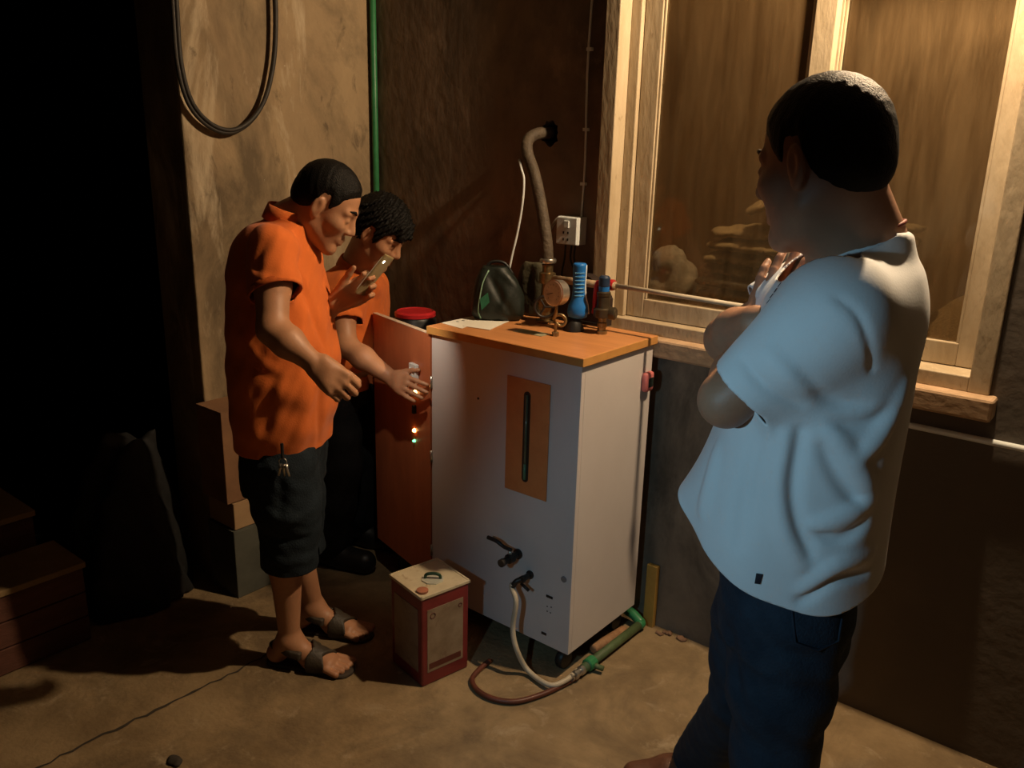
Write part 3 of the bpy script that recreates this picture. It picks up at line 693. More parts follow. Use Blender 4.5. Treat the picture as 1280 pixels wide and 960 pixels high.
# ================================================================ person behind, leaning in beside the open door
fB = unit([.90, .28, 0]); sB = np.cross(fB, V3(0, 0, 1))
HB = Head(atd(475, 291, 2.88), fB, .62, k=.91)
NB = atd(446, 334, 2.985)
cB = atd(434, 420, 3.13); GB = V3(cB[0]-.03, cB[1], 0)
pB = thing('person', GB, 'black-haired person in an orange polo leaning in behind the open door panel', 'person', 'people around the cabinet')
shRB, shLB = atd(424, 360, 2.97), atd(462, 356, 3.16)
elRB = atd(432, 432, 2.92); wrRB = on_door(490, 473, .048)
hipRB, hipLB = GB+sB*.09+V3(0, 0, .78), GB-sB*.09+V3(0, 0, .78)
body = Vox(GB+V3(-.36, -.36, -.005), GB+V3(.62, .36, 1.56), .0046)
body.loft([(GB+V3(0, 0, .75), .10, .15), (cB+V3(0, 0, -.1), .11, .155), (atd(438, 372, 3.09), .10, .16), (atd(443, 348, 3.02), .07, .12)], fB, .03)
add_head(body, HB, NB, .054)
elLB, wrLB = shLB-fB*.03-V3(0, 0, .27), shLB+fB*.01-V3(0, 0, .50)
for a, e_, w_ in ((shRB, elRB, wrRB), (shLB, elLB, wrLB)):
    body.chain([a, a*.5+e_*.5, e_, e_*.62+w_*.38, w_], [.054, .046, .039, .040, .026], .02)
hand(body, wrRB, on_door(512, 485, .044)-wrRB, DN+V3(0, 0, .5), 1, curl=(.12, .20, .18), thumb=(.6, .1), k=.95)
hand(body, wrLB, fB*.2-V3(0, 0, 1), -sB, -1, k=.98)
knRB, knLB = GB+sB*.10+fB*.05+V3(0, 0, .45), GB-sB*.10+fB*.05+V3(0, 0, .45)
anRB, anLB = GB+sB*.10-fB*.02+V3(0, 0, .085), GB-sB*.10-fB*.02+V3(0, 0, .085)
for h_, k_, a_ in ((hipRB, knRB, anRB), (hipLB, knLB, anLB)):
    body.chain([h_, k_, a_], [.075, .05, .034], .02); foot(body, a_, fB, .8, toes=False)
link('body', body.mesh('body', 1), M_skinA, pB, True)
hv = hair_mesh(HB, .018, seed=8, fringe=.052, side=-.035, rough=.005,
               hair=[(HB.p(.075, s_*.03, .085), HB.p(.098, s_*.034, .050), .018, .010, .012) for s_ in (-1, 0, 1)])
link('hair', hv.mesh('hair', 1), M_hair, pB, True); brow_eyes(HB, pB)
v = Vox(GB+V3(-.34, -.36, .62), GB+V3(.44, .34, 1.42), .005)
v.loft([(GB+V3(0, 0, .68), .118, .165), (GB+V3(0, 0, .78), .124, .168), (cB+V3(0, 0, -.06), .124, .17), (atd(436, 385, 3.10), .122, .172), (atd(439, 362, 3.04), .106, .15), (NB+V3(0, 0, -.01), .072, .078), (NB+V3(.012, .004, .025), .066, .07)], fB, .02)
v.sleeve(shRB, atd(431, 418, 2.935), .068, .068, atd(430, 402, 2.94), elRB-shRB, .03)
v.sleeve(shLB, shLB*.4+elLB*.6, .068, .070, shLB*.5+elLB*.5, elLB-shLB, .03)
v.ripple(.0018, 28, 3)
v.fold([(440, 345), (452, 365), (470, 375)], -.009, .016); v.fold([(425, 345), (440, 372), (455, 385)], .008, .016); v.fold([(465, 345), (475, 365), (490, 372)], .008, .015)
cloth('polo_shirt', v, M_orange, pB, [(GB+V3(0, 0, .72), V3(0, 0, -1)), (NB+V3(0, 0, .008), V3(0, 0, 1)+fB*.5, .10, NB+V3(0, 0, .03))])
link('collar', ring(NB+V3(0, 0, -.012)-fB*.004, V3(0, 0, 1)+fB*.45, .068, .072, fB, .036, .005, -.006, gap=.5), M_orange, pB, True)
v = Vox(GB+V3(-.34, -.34, 0), GB+V3(.34, .34, .84), .006)
v.loft([(GB+V3(0, 0, .66), .115, .165), (GB+V3(0, 0, .80), .118, .165)], fB, .02)
for h_, k_, a_ in ((hipRB-V3(0, 0, .05), knRB, anRB), (hipLB-V3(0, 0, .05), knLB, anLB)): v.chain([h_, k_, a_-V3(0, 0, .03)], [.095, .076, .070], .02)
v.ripple(.003, 28, 2); v.plane(V3(0, 0, .05), V3(0, 0, -1))
cloth('trousers', v, M_trous, pB, [])
for a_ in (anRB, anLB):
    d = fB; s_ = sB; sv = Vox(a_-V3(.2, .2, .09), a_+V3(.26, .26, .1), .005)
    g = V3(a_[0], a_[1], .04); sv.cone(g-d*.045, g+d*.155, .046, .046, .02); sv.cone(V3(*a_), g+d*.06, .050, .046, .02); sv.plane(V3(0, 0, .001), V3(0, 0, -1))
    link('shoe', sv.mesh('shoe', 2), M_black, pB, True)

# ================================================================ person in white T-shirt with folded arms
fW = unit([-.94, -.33, 0]); sW = np.cross(fW, V3(0, 0, 1))
HW = Head(atd(1026, 205, 1.31), V3(-.96, .20, 0), .22, k=1.0)
NW = atd(1076, 305, 1.345)
GW = V3(2.13, -.955, 0)
pW = thing('person', GW, 'person in a white T-shirt and blue jeans standing with folded arms', 'person', 'people around the cabinet')
shLW, shRW = atd(1050, 385, 1.255), atd(1050, 352, 1.53)
elLW, wrLW = atd(908, 500, 1.36), atd(946, 428, 1.50)
elRW, wrRW = atd(911, 424, 1.57), atd(944, 404, 1.415)
body = Vox(GW+V3(-.48, -.32, .72), GW+V3(.30, .44, 1.80), .0036)
body.loft([(atd(985, 690, 1.56), .12, .16), (atd(1010, 550, 1.50), .12, .16), (atd(1045, 400, 1.42), .105, .16), (atd(1065, 330, 1.37), .07, .11)], fW, .03)
add_head(body, HW, NW, .062)
for a, e_, w_ in ((shLW, elLW, wrLW), (shRW, elRW, wrRW)):
    body.chain([a, a*.5+e_*.5, e_, e_*.62+w_*.38, w_], [.058, .050, .042, .044, .030], .02)
hand(body, wrRW, atd(985, 430, 1.36)-wrRW, V3(-.7, -.5, .2), 1, curl=(.3, .4, .3), thumb=(.2, .2), k=1.0, spread=.0)
hand(body, wrLW, atd(964, 372, 1.50)-wrLW, unit(-FW*.6-RT*.6), -1, curl=(.05, .2, .25), k=1.0, spread=.08)
link('body', body.mesh('body', 1), M_skinW, pW, True)
hv = hair_mesh(HW, .006, seed=11, fringe=.066, side=-.016, rough=.0007, nape=-.082); link('hair', hv.mesh('hair', 1), M_hair, pW, True)
brow_eyes(HW, pW)
v = Vox(GW+V3(-.46, -.36, .66), GW+V3(.30, .42, 1.60), .0042)
v.loft([(atd(980, 800, 1.61), .162, .190), (atd(981, 740, 1.585), .166, .195), (atd(984, 650, 1.545), .170, .20), (atd(1003, 555, 1.50), .155, .20), (atd(1030, 455, 1.45), .142, .195),
        (atd(1052, 385, 1.41), .130, .185), (atd(1066, 340, 1.38), .108, .150), (atd(1074, 316, 1.36), .085, .098), (NW+V3(0, 0, .02), .072, .074)], fW, .02)
sl1 = atd(916, 500, 1.345); sc_ = atd(930, 492, 1.325); sdir = unit(sl1-shLW)
v.sleeve(shLW+V3(0, 0, -.004), sl1, .082, .060, sc_, sdir, .05)
sR = elRW*.66+shRW*.34; v.sleeve(shRW, elRW*.75+shRW*.25, .082, .068, sR, elRW-shRW, .04)
v.cone(atd(872, 632, 1.55), atd(930, 600, 1.50), .035, .06, .06)
v.ripple(.0020, 20, 4)
v.fold([(1000, 540), (990, 600), (993, 640), (1012, 690)], -0.0276, 0.0112); v.fold([(985, 545), (976, 600), (980, 660), (1000, 705)], 0.0207, 0.0126)
v.fold([(1040, 540), (1068, 580), (1085, 612)], 0.0242, 0.0126); v.fold([(1030, 560), (1050, 600), (1075, 632)], -0.0207, 0.0112); v.fold([(1085, 625), (1050, 645), (1020, 655)], 0.0276, 0.0112)
v.fold([(1078, 655), (1050, 672), (1020, 668)], -0.0242, 0.0098); v.fold([(1085, 690), (1045, 705), (1005, 735)], 0.0242, 0.0112); v.fold([(1080, 715), (1040, 725), (1000, 750)], -0.0207, 0.0098)
v.fold([(1130, 480), (1100, 540), (1075, 575)], 0.0207, 0.0126); v.fold([(1120, 510), (1085, 530), (1045, 530)], -0.0207, 0.0112)
v.fold([(1045, 372), (1070, 392), (1086, 430), (1088, 460)], -0.0103, 0.0056); v.fold([(960, 440), (990, 470), (1030, 490)], 0.0121, 0.0112); v.fold([(930, 450), (960, 485), (1000, 505)], -0.0103, 0.0098)
v.fold([(900, 560), (890, 600), (880, 640)], 0.0172, 0.0126); v.fold([(950, 545), (935, 600), (925, 680)], -0.0103, 0.014); v.fold([(1000, 470), (1040, 500), (1080, 505)], -0.0138, 0.0112)
hA, hB, hC = v.hit(862, 648), v.hit(985, 758), v.hit(1078, 750); hA = atd(850, 640, 1.58) if hA is None else hA
hn = np.cross(hB-hA, hC-hA); hn = hn if hn[2] < 0 else -hn
tee = cloth('tee_shirt', v, M_tee, pW, [(hA*.34+hB*.33+hC*.33, hn), (NW+V3(0, 0, -.004)-fW*.0, V3(0, 0, 1)+fW*.55, .16, NW+V3(0, 0, .04))])
link('neckband', ring(NW+V3(0, 0, -.016)+fW*.002, V3(0, 0, 1)+fW*.55, .073, .072, fW, .018, .006, -.004), M_tee, pW, True)
q = v.patch([(946, 715), (954, 716), (951, 728), (944, 727)], .004)
o = B().prism(q, v.norm(q[0]), .0025).done('hem_tag', M_print, pW); o['label'] = 'tiny black woven tag near the shirt hem'
for (x, y) in ((966, 371), (971, 364), (976, 357), (962, 378)):
    if v.hit(x, y) is not None:
        p_ = v.hit(x, y); n_ = v.norm(p_); a_ = unit(UP-n_*(UP@n_)); b_ = np.cross(a_, n_)
        B().prism([p_+n_*.002+a_*i_*.004+b_*j_*.003 for i_, j_ in ((-1, -1), (-.8, 1), (1, .8), (.7, -.9))], n_, .0012).done('chest_print', M_print, pW)
# cord round the neck
cp = []
for i in range(25):
    a = 2*math.pi*i/24; cp.append(NW+V3(0, 0, .010)+fW*.012+(fW*math.cos(a)*.072+sW*math.sin(a)*.070)+V3(0, 0, -.030*math.cos(a)))
o = B().tube(cp, .0035, 6).done('neck_cord', M_cord, pW, True); o['label'] = 'thin dark red cord worn round the neck'
v = Vox(V3(1.62, -1.30, 0), V3(2.42, -.40, 1.06), .005)
hipW = atd(985, 720, 1.58)
v.loft([(hipW-V3(0, 0, .10), .115, .155), (hipW, .120, .158), (hipW+V3(0, 0, .10), .128, .158), (hipW+V3(0, 0, .17), .126, .156)], fW, .03)
hL, hR = atd(984, 770, 1.52), atd(950, 768, 1.66)
kL = atd(968, 935, 1.60); aL = V3(kL[0]+.03, kL[1]-.03, .09)
aR = onz(876, 948, .09); kR = atd(915, 868, 1.76); kR = hR*.48+aR*.52+fW*.03
v.chain([hL, hL*.5+kL*.5, kL, aL], [.098, .088, .074, .070], .03); kR = atd(934, 868, 1.76); v.chain([hR, hR*.5+kR*.5, kR, aR], [.092, .080, .068, .064], .03)
v.ripple(.0022, 26, 6); v.fold([(915, 780), (922, 830), (930, 890)], -.008, .014); v.fold([(925, 860), (900, 880), (890, 900)], .010, .016); v.fold([(940, 790), (985, 815), (1020, 825)], -.007, .016)
v.plane(V3(0, 0, .045), V3(0, 0, -1))
cloth('jeans', v, M_jean, pW, [])
pk = [v.hit(x, y) for x, y in ((988, 762), (1052, 762), (1046, 800), (1020, 812), (992, 802))]
if all(p is not None for p in pk):
    pc = sum(pk)/5; pn = unit(np.cross(pk[1]-pk[0], pk[3]-pk[0])); pn = pn if pn@FW < 0 else -pn
    B().tube([p+pn*.006 for p in pk+[pk[0]]], .0028, 6).done('back_pocket', mat('pocket_seam', (.012, .022, .04), None, 10, .8), pW, True)
for a_, d in ((aR, onz(800, 945, .04)-onz(876, 948, .04)), (aL, fW)):
    d = unit([d[0], d[1], 0]); sv = Vox(a_-V3(.24, .24, .10), a_+V3(.24, .24, .08), .0042); g = V3(a_[0], a_[1], 0); s_ = np.cross(d, V3(0, 0, 1))
    sv.cone(g-d*.05+V3(0, 0, .046), g+d*.08+V3(0, 0, .044), .038, .044, .02); sv.cone(g+d*.08+V3(0, 0, .044), g+d*.165+V3(0, 0, .034), .044, .036, .02, flat=(V3(0, 0, 1), .8))
    sv.cone(a_, g+d*.04+V3(0, 0, .05), .040, .042, .02); sv.plane(V3(0, 0, .014), V3(0, 0, -1))
    o = link('shoe', sv.mesh('shoe', 2), M_leather, pW, True)
    s2 = Vox(a_-V3(.24, .24, .10), a_+V3(.24, .24, .08), .0042); s2.cone(g-d*.05, g+d*.08, .044, .048, .02); s2.cone(g+d*.08, g+d*.168, .049, .040, .02); s2.plane(V3(0, 0, .016), V3(0, 0, 1)); s2.plane(V3(0, 0, .001), V3(0, 0, -1))
    link('shoe_sole', s2.mesh('sole', 1), M_sole, o, True)

# ================================================================ the cabinet
cab = thing('boiler_cabinet', ((CX0+CX1)/2, (CY0+CY1)/2, 0), 'tall white laminate cabinet with an orange top board and an open side door', 'cabinet')
T_ = .018
pbox((CX0, CY0, CZ0), (CX1, CY0+T_, CZ1-.026), 'front_board', M_white, cab, .0015)
pbox((CX1-T_, CY0+T_, CZ0), (CX1, CY1, CZ1-.026), 'side_board', M_white, cab, .0015)
pbox((CX0, CY1-T_, CZ0), (CX1-T_, CY1, CZ1-.026), 'back_board', M_white, cab, .0015)
pbox((CX0+.001, CY0+T_, CZ0), (CX1-T_, CY1-T_, CZ0+.02), 'bottom_board', M_black, cab, .001)
B().lathe([(.17, 0), (.18, .02), (.18, .55), (.15, .6)], ((CX0+CX1)/2, (CY0+CY1)/2, CZ0+.05), n=24).done('inner_tank', M_dsteel, cab, angle=40)
top = pbox((CX0-.010, CY0-.012, CZ1-.024), (CX1+.010, CY1+.004, CZ1), 'top_board', M_cabtop, cab, .002)
pbox((CX0-.010, CY0-.014, CZ1-.025), (CX1+.012, CY0-.0115, CZ1-.001), 'edge_band', M_edge, top, .0006)
pbox((CX1+.0095, CY0-.012, CZ1-.025), (CX1+.012, CY1+.004, CZ1-.001), 'edge_band', M_edge, top, .0006)
q = onz(664, 416, CZ1); o = B().box((q[0]-.055, q[1]-.024, CZ1), (q[0]+.055, q[1]+.024, CZ1+.0015), 0, .05).done('name_plate', M_label, top); o['label'] = 'dull metal plate on the top board'
for x in (CX0+.05, CX1-.05):
    for y in (CY0+.05, CY1-.05):
        cs = B().lathe([(.030, 0), (.034, .006), (.034, .02), (.030, .026)], (x-.013, y, .034), (1, 0, 0), 16).done('caster_wheel', M_black, cab, angle=40)
        B().box((x-.02, y-.02, .060), (x+.02, y+.02, CZ0), .003).done('caster_fork', M_dsteel, cs)
# level gauge board
a0, a1 = ony(635, 612, CY0), ony(690, 478, CY0)
GX0, GX1, GZ0, GZ1 = 1.090, 1.252, .580, .948
gb = pbox((GX0, CY0-.005, GZ0), (GX1, CY0-.0002, GZ1), 'level_board', M_panel, cab, .001)
s0, s1 = ony(657, 600, CY0), ony(661, 491, CY0); sx = (s0[0]+s1[0])/2
def slot(x, z0, z1, hw, y0, y1, name, m, par):
    pts = []
    for i in range(9): a = math.pi*i/8; pts.append((x+math.cos(a)*hw, y0, z1-hw+math.sin(a)*hw))
    for i in range(9): a = math.pi+math.pi*i/8; pts.append((x+math.cos(a)*hw, y0, z0+hw+math.sin(a)*hw))
    return B().prism(pts, (0, 1, 0), y1-y0).done(name, m, par)
slot(sx, s0[2]-.005, s1[2]+.005, .0125, CY0-.0062, CY0-.0045, 'sight_slot', mat('slot_dark', (.035, .022, .014), None, 20, .5), gb)
B().tube([(sx, CY0-.007, s0[2]+.004), (sx, CY0-.007, s1[2]-.006)], .0045, 8).done('glass_tube', mat('tube_glass', (.10, .12, .08), None, 10, .15), gb, True)
B().tube([(sx, CY0-.0075, s0[2]+.005), (sx, CY0-.0075, s0[2]+.055)], .0050, 8).done('water_column', mat('tube_water', (.10, .22, .13), None, 10, .2), gb, True)
for (x, y) in ((590, 424), (598, 498)):
    q = ony(x, y, CY0); B().lathe([(.004, 0), (.004, .002), (.001, .003)], q, (0, -1, 0), 10).done('screw', M_dsteel, cab)
for (x, y) in ((700, 722),):
    q = ony(x+5, y+2, CY0); B().lathe([(.010, 0), (.010, .003), (.006, .005)], q, (0, -1, 0), 14).done('plug', mat('plug_grey', (.22, .20, .2), None, 10, .5), cab)
for (x0_, x1_, y_) in ((683, 691, 746), (677, 683, 792)):
    q0, q1 = ony(x0_, y_-2, CY0), ony(x1_, y_+1, CY0); B().box((q0[0], CY0-.002, q0[2]-.005), (q1[0], CY0, q0[2]+.003)).done('vent_slot', M_black, cab)
for (x, y) in ((684, 758), (688, 766), (684, 764), (689, 759)):
    q = ony(x, y, CY0); B().lathe([(.0025, 0), (.002, .001)], q, (0, -1, 0), 8).done('screw', M_dsteel, cab)
# drain valve with lever
q = ony(648, 692, CY0); vz = q[2]; vx = q[0]
dv = B().lathe([(.017, 0), (.017, .006), (.011, .008), (.011, .03), (.016, .031), (.016, .05), (.011, .052), (.011, .075), (.013, .076), (.013, .088)], (vx, CY0, vz), (0, -1, 0), 16).done('drain_valve', M_dsteel, cab, angle=30)
B().tube([(vx, CY0-.042, vz), (vx-.001, CY0-.042, vz+.030)], .006, 8).done('valve_stem', M_steel, dv, True)
B().tube(spline([(vx+.006, CY0-.044, vz+.031), (vx-.025, CY0-.046, vz+.034), (vx-.05, CY0-.05, vz+.046), (vx-.085, CY0-.052, vz+.048)], 4), [.006]*6+[.0065]*7, 8).done('lever', M_black, dv, True)
q = ony(663, 718, CY0); ox, oz = q[0], q[2]
ov = B().lathe([(.014, 0), (.014, .005), (.009, .007), (.009, .035), (.0115, .036), (.0115, .048)], (ox, CY0, oz), (0, -1, 0), 14).done('outlet_valve', M_dsteel, cab, angle=30)
B().tube(spline([(ox, CY0-.042, oz), (ox-.012, CY0-.055, oz-.006), (ox-.022, CY0-.062, oz-.025)], 4), .009, 10).done('hose_barb', M_dsteel, ov, True)
B().tube([(ox-.002, CY0-.044, oz-.014), (ox+.03, CY0-.046, oz-.026)], .005, 8).done('tap_handle', M_black, ov, True)
# open door panel with its switch plate and lamps
def dbox(u0, u1, n0, n1, z0, z1, name, m, par, bev=.001):
    """box on the door: u along the door from the hinge, n out of its face"""
    bb = B(); bb.box((u0, n0, z0), (u1, n1, z1), bev)
    for q in bb.bm.verts: p = DH+DDIR*q.co.x+DN*q.co.y; q.co = Vector((p[0], p[1], q.co.z))
    return bb.done(name, m, par)
def dcoord(x, y): p = on_door(x, y)-DH; return p@DDIR, p[2]
dr = dbox(0, DLEN, -.009, .009, DZ0, DZ1-.002, 'door', M_door, cab)
dbox(0, DLEN, -.0095, .0095, DZ1-.002, DZ1, 'door_top_edge', M_doredge, dr, .0005)
u, z = dcoord(519, 465); dbox(u-.022, u+.022, .0092, .024, z-.030, z+.030, 'switch_plate', M_wplas, dr, .002)
dbox(u-.011, u+.011, .0235, .030, z-.020, z+.016, 'switch_rocker', M_wplas, dr, .002)
for (x, y, m, rr) in ((519, 491, M_ledw, .008), (518, 538, M_ledw, .0055), (518, 551, M_ledg, .004)):
    u, z = dcoord(x, y); c = DH+DDIR*u+DN*.009; c[2] = z
    o = B().lathe([(rr*1.3, 0), (rr*1.3, .003), (rr, .004), (rr, .007), (rr*.5, .009)], c, DN, 12).done('indicator_lamp', m, dr, True)
    o['label'] = 'small glowing green indicator' if m is M_ledg else 'small glowing amber indicator'
u, z = dcoord(519, 511); dbox(u-.006, u+.006, .009, .022, z-.016, z+.014, 'toggle', M_black, dr, .002)
for z in (.25, .6, .86): B().tube([DH+V3(.004, -.008, z-.02), DH+V3(.004, -.008, z+.02)], .005, 8).done('hinge', M_steel, dr, True)
# thermometer stuck to the side
q = onx(806, 476, CX1)
th = thing('thermometer', (CX1, q[1], q[2]-.03), 'small pink plastic thermometer stuck on the cabinet side', 'thermometer')
B().box((CX1, q[1]-.024, q[2]-.032), (CX1+.022, q[1]+.024, q[2]+.032), .009).done('case', M_pink, th, True)
B().box((CX1+.0215, q[1]-.014, q[2]-.016), (CX1+.0235, q[1]+.014, q[2]+.014), .0006).done('screen', M_screen, th)

# ---------------------------------------------------------------- on the cabinet top
Z = CZ1
# steam outlet: riser, tee, handwheel
rz = V3(.992, -.150, 0)
sv = thing('steam_valve', (rz[0], rz[1], Z), 'brass steam valve with a riser pipe on the cabinet top', 'valve')
B().lathe([(.034, 0), (.034, .008), (.020, .010), (.020, .05), (.028, .052), (.030, .07), (.028, .085), (.020, .088), (.018, .13), (.027, .132), (.027, .165), (.018, .168), (.018, .20)], (rz[0], rz[1], Z), n=18).done('riser', M_brass, sv, angle=30)
B().lathe([(.019, 0), (.024, .004), (.024, .02), (.016, .024), (.016, .06), (.022, .062), (.022, .08)], (rz[0], rz[1], Z+.068), (.55, -.83, 0), 14).done('valve_body', M_brass, sv, angle=30)
wc = rz+V3(.055*.9, -.083*.9, Z+.068); wx = unit([.83, .55, 0])
B().tube([wc+wx*math.cos(a)*.034+V3(0, 0, math.sin(a)*.034) for a in [2*math.pi*i/24 for i in range(25)]], .005, 8).done('handwheel', M_dsteel, sv, True)
for a in (0, 2.1, 4.2): B().tube([wc, wc+wx*math.cos(a)*.034+V3(0, 0, math.sin(a)*.034)], .0035, 6).done('wheel_spoke', M_dsteel, sv)
B().lathe([(.026, 0), (.028, .004), (.028, .010), (.026, .014)], (rz[0], rz[1], Z+.198), n=16).done('hose_clamp', M_steel, sv, angle=30)
# insulated hose rising to the hole in the wall
hz = thing('insulated_hose', (rz[0], rz[1], Z+.2), 'thick brown insulated hose bending from the valve into the wall hole', 'hose')
pts = spline([rz+V3(0, 0, Z+.19), ony(683, 300, -.145), ony(676, 255, -.135), ony(668, 218, -.125), ony(659, 190, -.115), ony(661, 174, -.09), ony(673, 167, -.045), ony(687, 166, .02), ony(694, 166, .10)], 7)
B().tube(pts, .0195, 14).done('hose_sleeve', M_insul, hz, True)
# pressure gauge on a thin siphon stem
g0 = onz(694, 420, Z); gc = V3(g0[0], g0[1], 0)+V3(0, 0, 1.186)
pg = thing('pressure_gauge', g0, 'round pressure gauge on a thin looped brass stem', 'gauge')
lp = [g0, g0+V3(0, 0, .028)]+[g0+V3(0, 0, .05)+wx*(.017-math.cos(a)*.017)+V3(0, 0, -math.sin(a)*.017)-V3(.003*i*.3, 0, 0) for i, a in enumerate([2*math.pi*k/12 for k in range(1, 13)])]+[g0+V3(0, 0, .075), gc-V3(0, 0, .03)]
B().tube(spline(lp, 3), .005, 8).done('siphon', M_brass, pg, True)
B().lathe([(.011, 0), (.011, .012), (.007, .014)], g0, n=6).done('hex_nut', M_brass, pg)
gn = unit(-FW*.62-RT*.62+V3(0, 0, .05)); gn[2] = .05; gn = unit(gn)
B().lathe([(.034, 0), (.039, .004), (.039, .030), (.041, .031), (.041, .036), (.037, .037)], gc-gn*.02, gn, 26).done('case', M_steel, pg, angle=30)
dl = B().lathe([(.0365, 0), (.0365, .0012)], gc+gn*.0165, gn, 26).done('dial', M_dial, pg)
gr = unit(np.cross(V3(0, 0, 1), gn)); gu = np.cross(gn, gr)
for i in range(11):
    a = math.radians(225-27*i); p = gc+gn*.0182+gr*math.cos(a)*.027+gu*math.sin(a)*.027; q = gc+gn*.0182+gr*math.cos(a)*.023+gu*math.sin(a)*.023
    B().tube([p, q], .0007, 4).done('tick', M_print, dl)
a = math.radians(200); B().tube([gc+gn*.019, gc+gn*.019+gr*math.cos(a)*.022+gu*math.sin(a)*.022], .001, 5).done('pointer', M_print, dl)
# safety valve with red lever and blue cap
s0 = onz(752, 417, Z)
sf = thing('safety_valve', s0, 'upright dark safety valve with blue cap and red lever', 'valve')
B().lathe([(.017, 0), (.017, .010), (.013, .012), (.013, .022), (.016, .024), (.016, .036), (.013, .038), (.013, .052), (.018, .054)], s0, n=14).done('nipple', M_brass, sf, angle=30)
B().lathe([(.020, .052), (.030, .056), (.030, .080), (.022, .084), (.020, .120), (.022, .122), (.022, .132), (.016, .136)], s0, n=18).done('bonnet', mat('dark_bronze', (.10, .075, .045), None, 30, .45, metal=.7), sf, angle=30)
B().lathe([(.017, .136), (.017, .150), (.014, .152)], s0, n=14).done('blue_ring', M_bplas, sf, angle=30)
B().lathe([(.016, .150), (.018, .153), (.018, .178), (.012, .184)], s0, n=16).done('cap', mat('navy_cap', (.018, .035, .075), None, 20, .4), sf, angle=30)
lc = s0+V3(-.028, .008, .158)
B().tube(spline([lc+V3(.03, 0, .0), lc, lc+V3(-.006, .0, -.03), lc+V3(-.008, 0, -.085), lc+V3(-.010, 0, -.10)], 4), [.006]*4+[.009]*13, 8).done('lever', M_rplas, sf, True)
B().lathe([(.018, 0), (.020, .004), (.020, .022), (.015, .026)], s0+V3(.018, .004, .068), (.95, .3, 0), 14).done('side_port', mat('dark_bronze', (.1, .1, .1)), sf, angle=30)
# steam pipe: from the tee past the safety valve, along the window and out behind the person
zp = 1.195
sp = thing('steam_pipe', (1.4, -.10, zp), 'thin beige pipe running level from the valves along the window', 'pipe')
e1 = ony(770, 357, -.115); e2 = ony(936, 384, -.115)
B().tube([rz+V3(.02, .0, Z+.148), V3(1.16, -.135, zp+.002), e1*.4+V3(1.16, -.135, zp)*.6, e1], .0125, 12).done('joint_pipe', mat('lagged_pipe', (.42, .30, .18), None, 20, .7, bump=.3), sp, True)
B().tube([e1-V3(.01, 0, 0), e2], .0075, 10).done('pipe_run', M_whose, sp, True)
B().lathe([(.010, 0), (.013, .003), (.013, .022), (.010, .025)], e2-V3(.012, 0, 0), (1, 0, 0), 10).done('coupling', M_brass, sp, angle=30)
B().tube(spline([e2+V3(.01, 0, 0), e2+V3(.03, .01, 0), e2+V3(.045, .05, -.002), e2+V3(.046, .115, -.002)], 5), .0075, 10).done('pipe_elbow', M_whose, sp, True)
B().lathe([(.016, 0), (.018, .004), (.018, .02), (.016, .024)], e1-V3(.03, 0, 0), (1, 0, 0), 10).done('union', M_rplas, sp, angle=30)
# blue hand torch standing on its black head
t0 = onz(719, 413, Z)
ft = thing('hand_torch', t0, 'blue plastic hand torch standing on its black flared head', 'torch')
B().lathe([(.034, 0), (.034, .004), (.022, .040), (.016, .046)], t0+V3(-.004, -.004, 0), n=20).done('lens_hood', M_black, ft, angle=40)
B().lathe([(.016, .040), (.030, .046), (.034, .060), (.031, .082), (.022, .100), (.019, .130), (.021, .205), (.022, .212), (.018, .216)], t0+V3(.004, .003, 0), n=20).done('handle', M_bplas, ft, True)
for i in range(7):
    zz = .115+.012*i; B().tube([t0+V3(.004, .003, zz)+(-FW*math.cos(a)+RT*math.sin(a))*V3(1, 1, 0)*.0215 for a in [-.8+.2*k for k in range(9)]], .0018, 5).done('grip_rib', mat('pale_blue', (.12, .36, .62), None, 10, .4), ft, True)
B().tube(spline([t0+V3(.004, .003, 0)+RT*V3(1, 1, 0)*.020+V3(0, 0, .210), t0+V3(.004, .003, 0)+RT*V3(1, 1, 0)*.0205+V3(0, 0, .13), t0+V3(.004, .003, 0)+RT*V3(1, 1, 0)*.031+V3(0, 0, .078), t0+V3(.004, .003, 0)+RT*V3(1, 1, 0)*.034+V3(0, 0, .055)], 5), .0035, 6).done('white_strip', M_wplas, ft, True)
# dark cloth bag
bc = (onz(597, 403, Z)+onz(655, 397, Z))/2+V3(-.025, .010, 0)
bg = thing('tool_bag', bc, 'dark green cloth bag slumped on the left of the cabinet top', 'bag')
e = unit([RT[0], RT[1], 0])
v = Vox(bc+V3(-.2, -.2, -.01), bc+V3(.2, .2, .26), .004)
v.loft([(bc+V3(0, 0, .002), .078, .050), (bc+V3(0, 0, .03), .090, .062), (bc+V3(-.002, 0, .09), .086, .058), (bc+e*-.008+V3(0, 0, .14), .066, .044), (bc+e*-.012+V3(0, 0, .178), .040, .028)], e, .02, p=3.6)
v.ripple(.0012, 30, 12); v.fold([(612, 345), (625, 370), (640, 395)], -.010, .012); v.fold([(645, 350), (632, 375), (628, 398)], .010, .012); v.fold([(620, 335), (640, 352), (655, 375)], .010, .012)
v.plane(V3(0, 0, Z+.0035), V3(0, 0, -1))
bb_ = link('bag_body', v.mesh('bag', 2), M_bag, bg, True)
pp = [v.hit(x, y) for x, y in ((611, 338), (604, 352), (600, 370), (598, 388), (601, 398))]; pp = [p-FW*.002 for p in pp if p is not None]
if len(pp) > 2: B().tube(spline(pp, 4), .0025, 6).done('piping', M_bagp, bg, True)
pp = [v.hit(x, y) for x, y in ((600, 374), (610, 366), (612, 378), (602, 388))]
if all(p is not None for p in pp): B().prism([p-FW*.004 for p in pp], -FW, .003).done('green_patch', M_baggreen, bg)
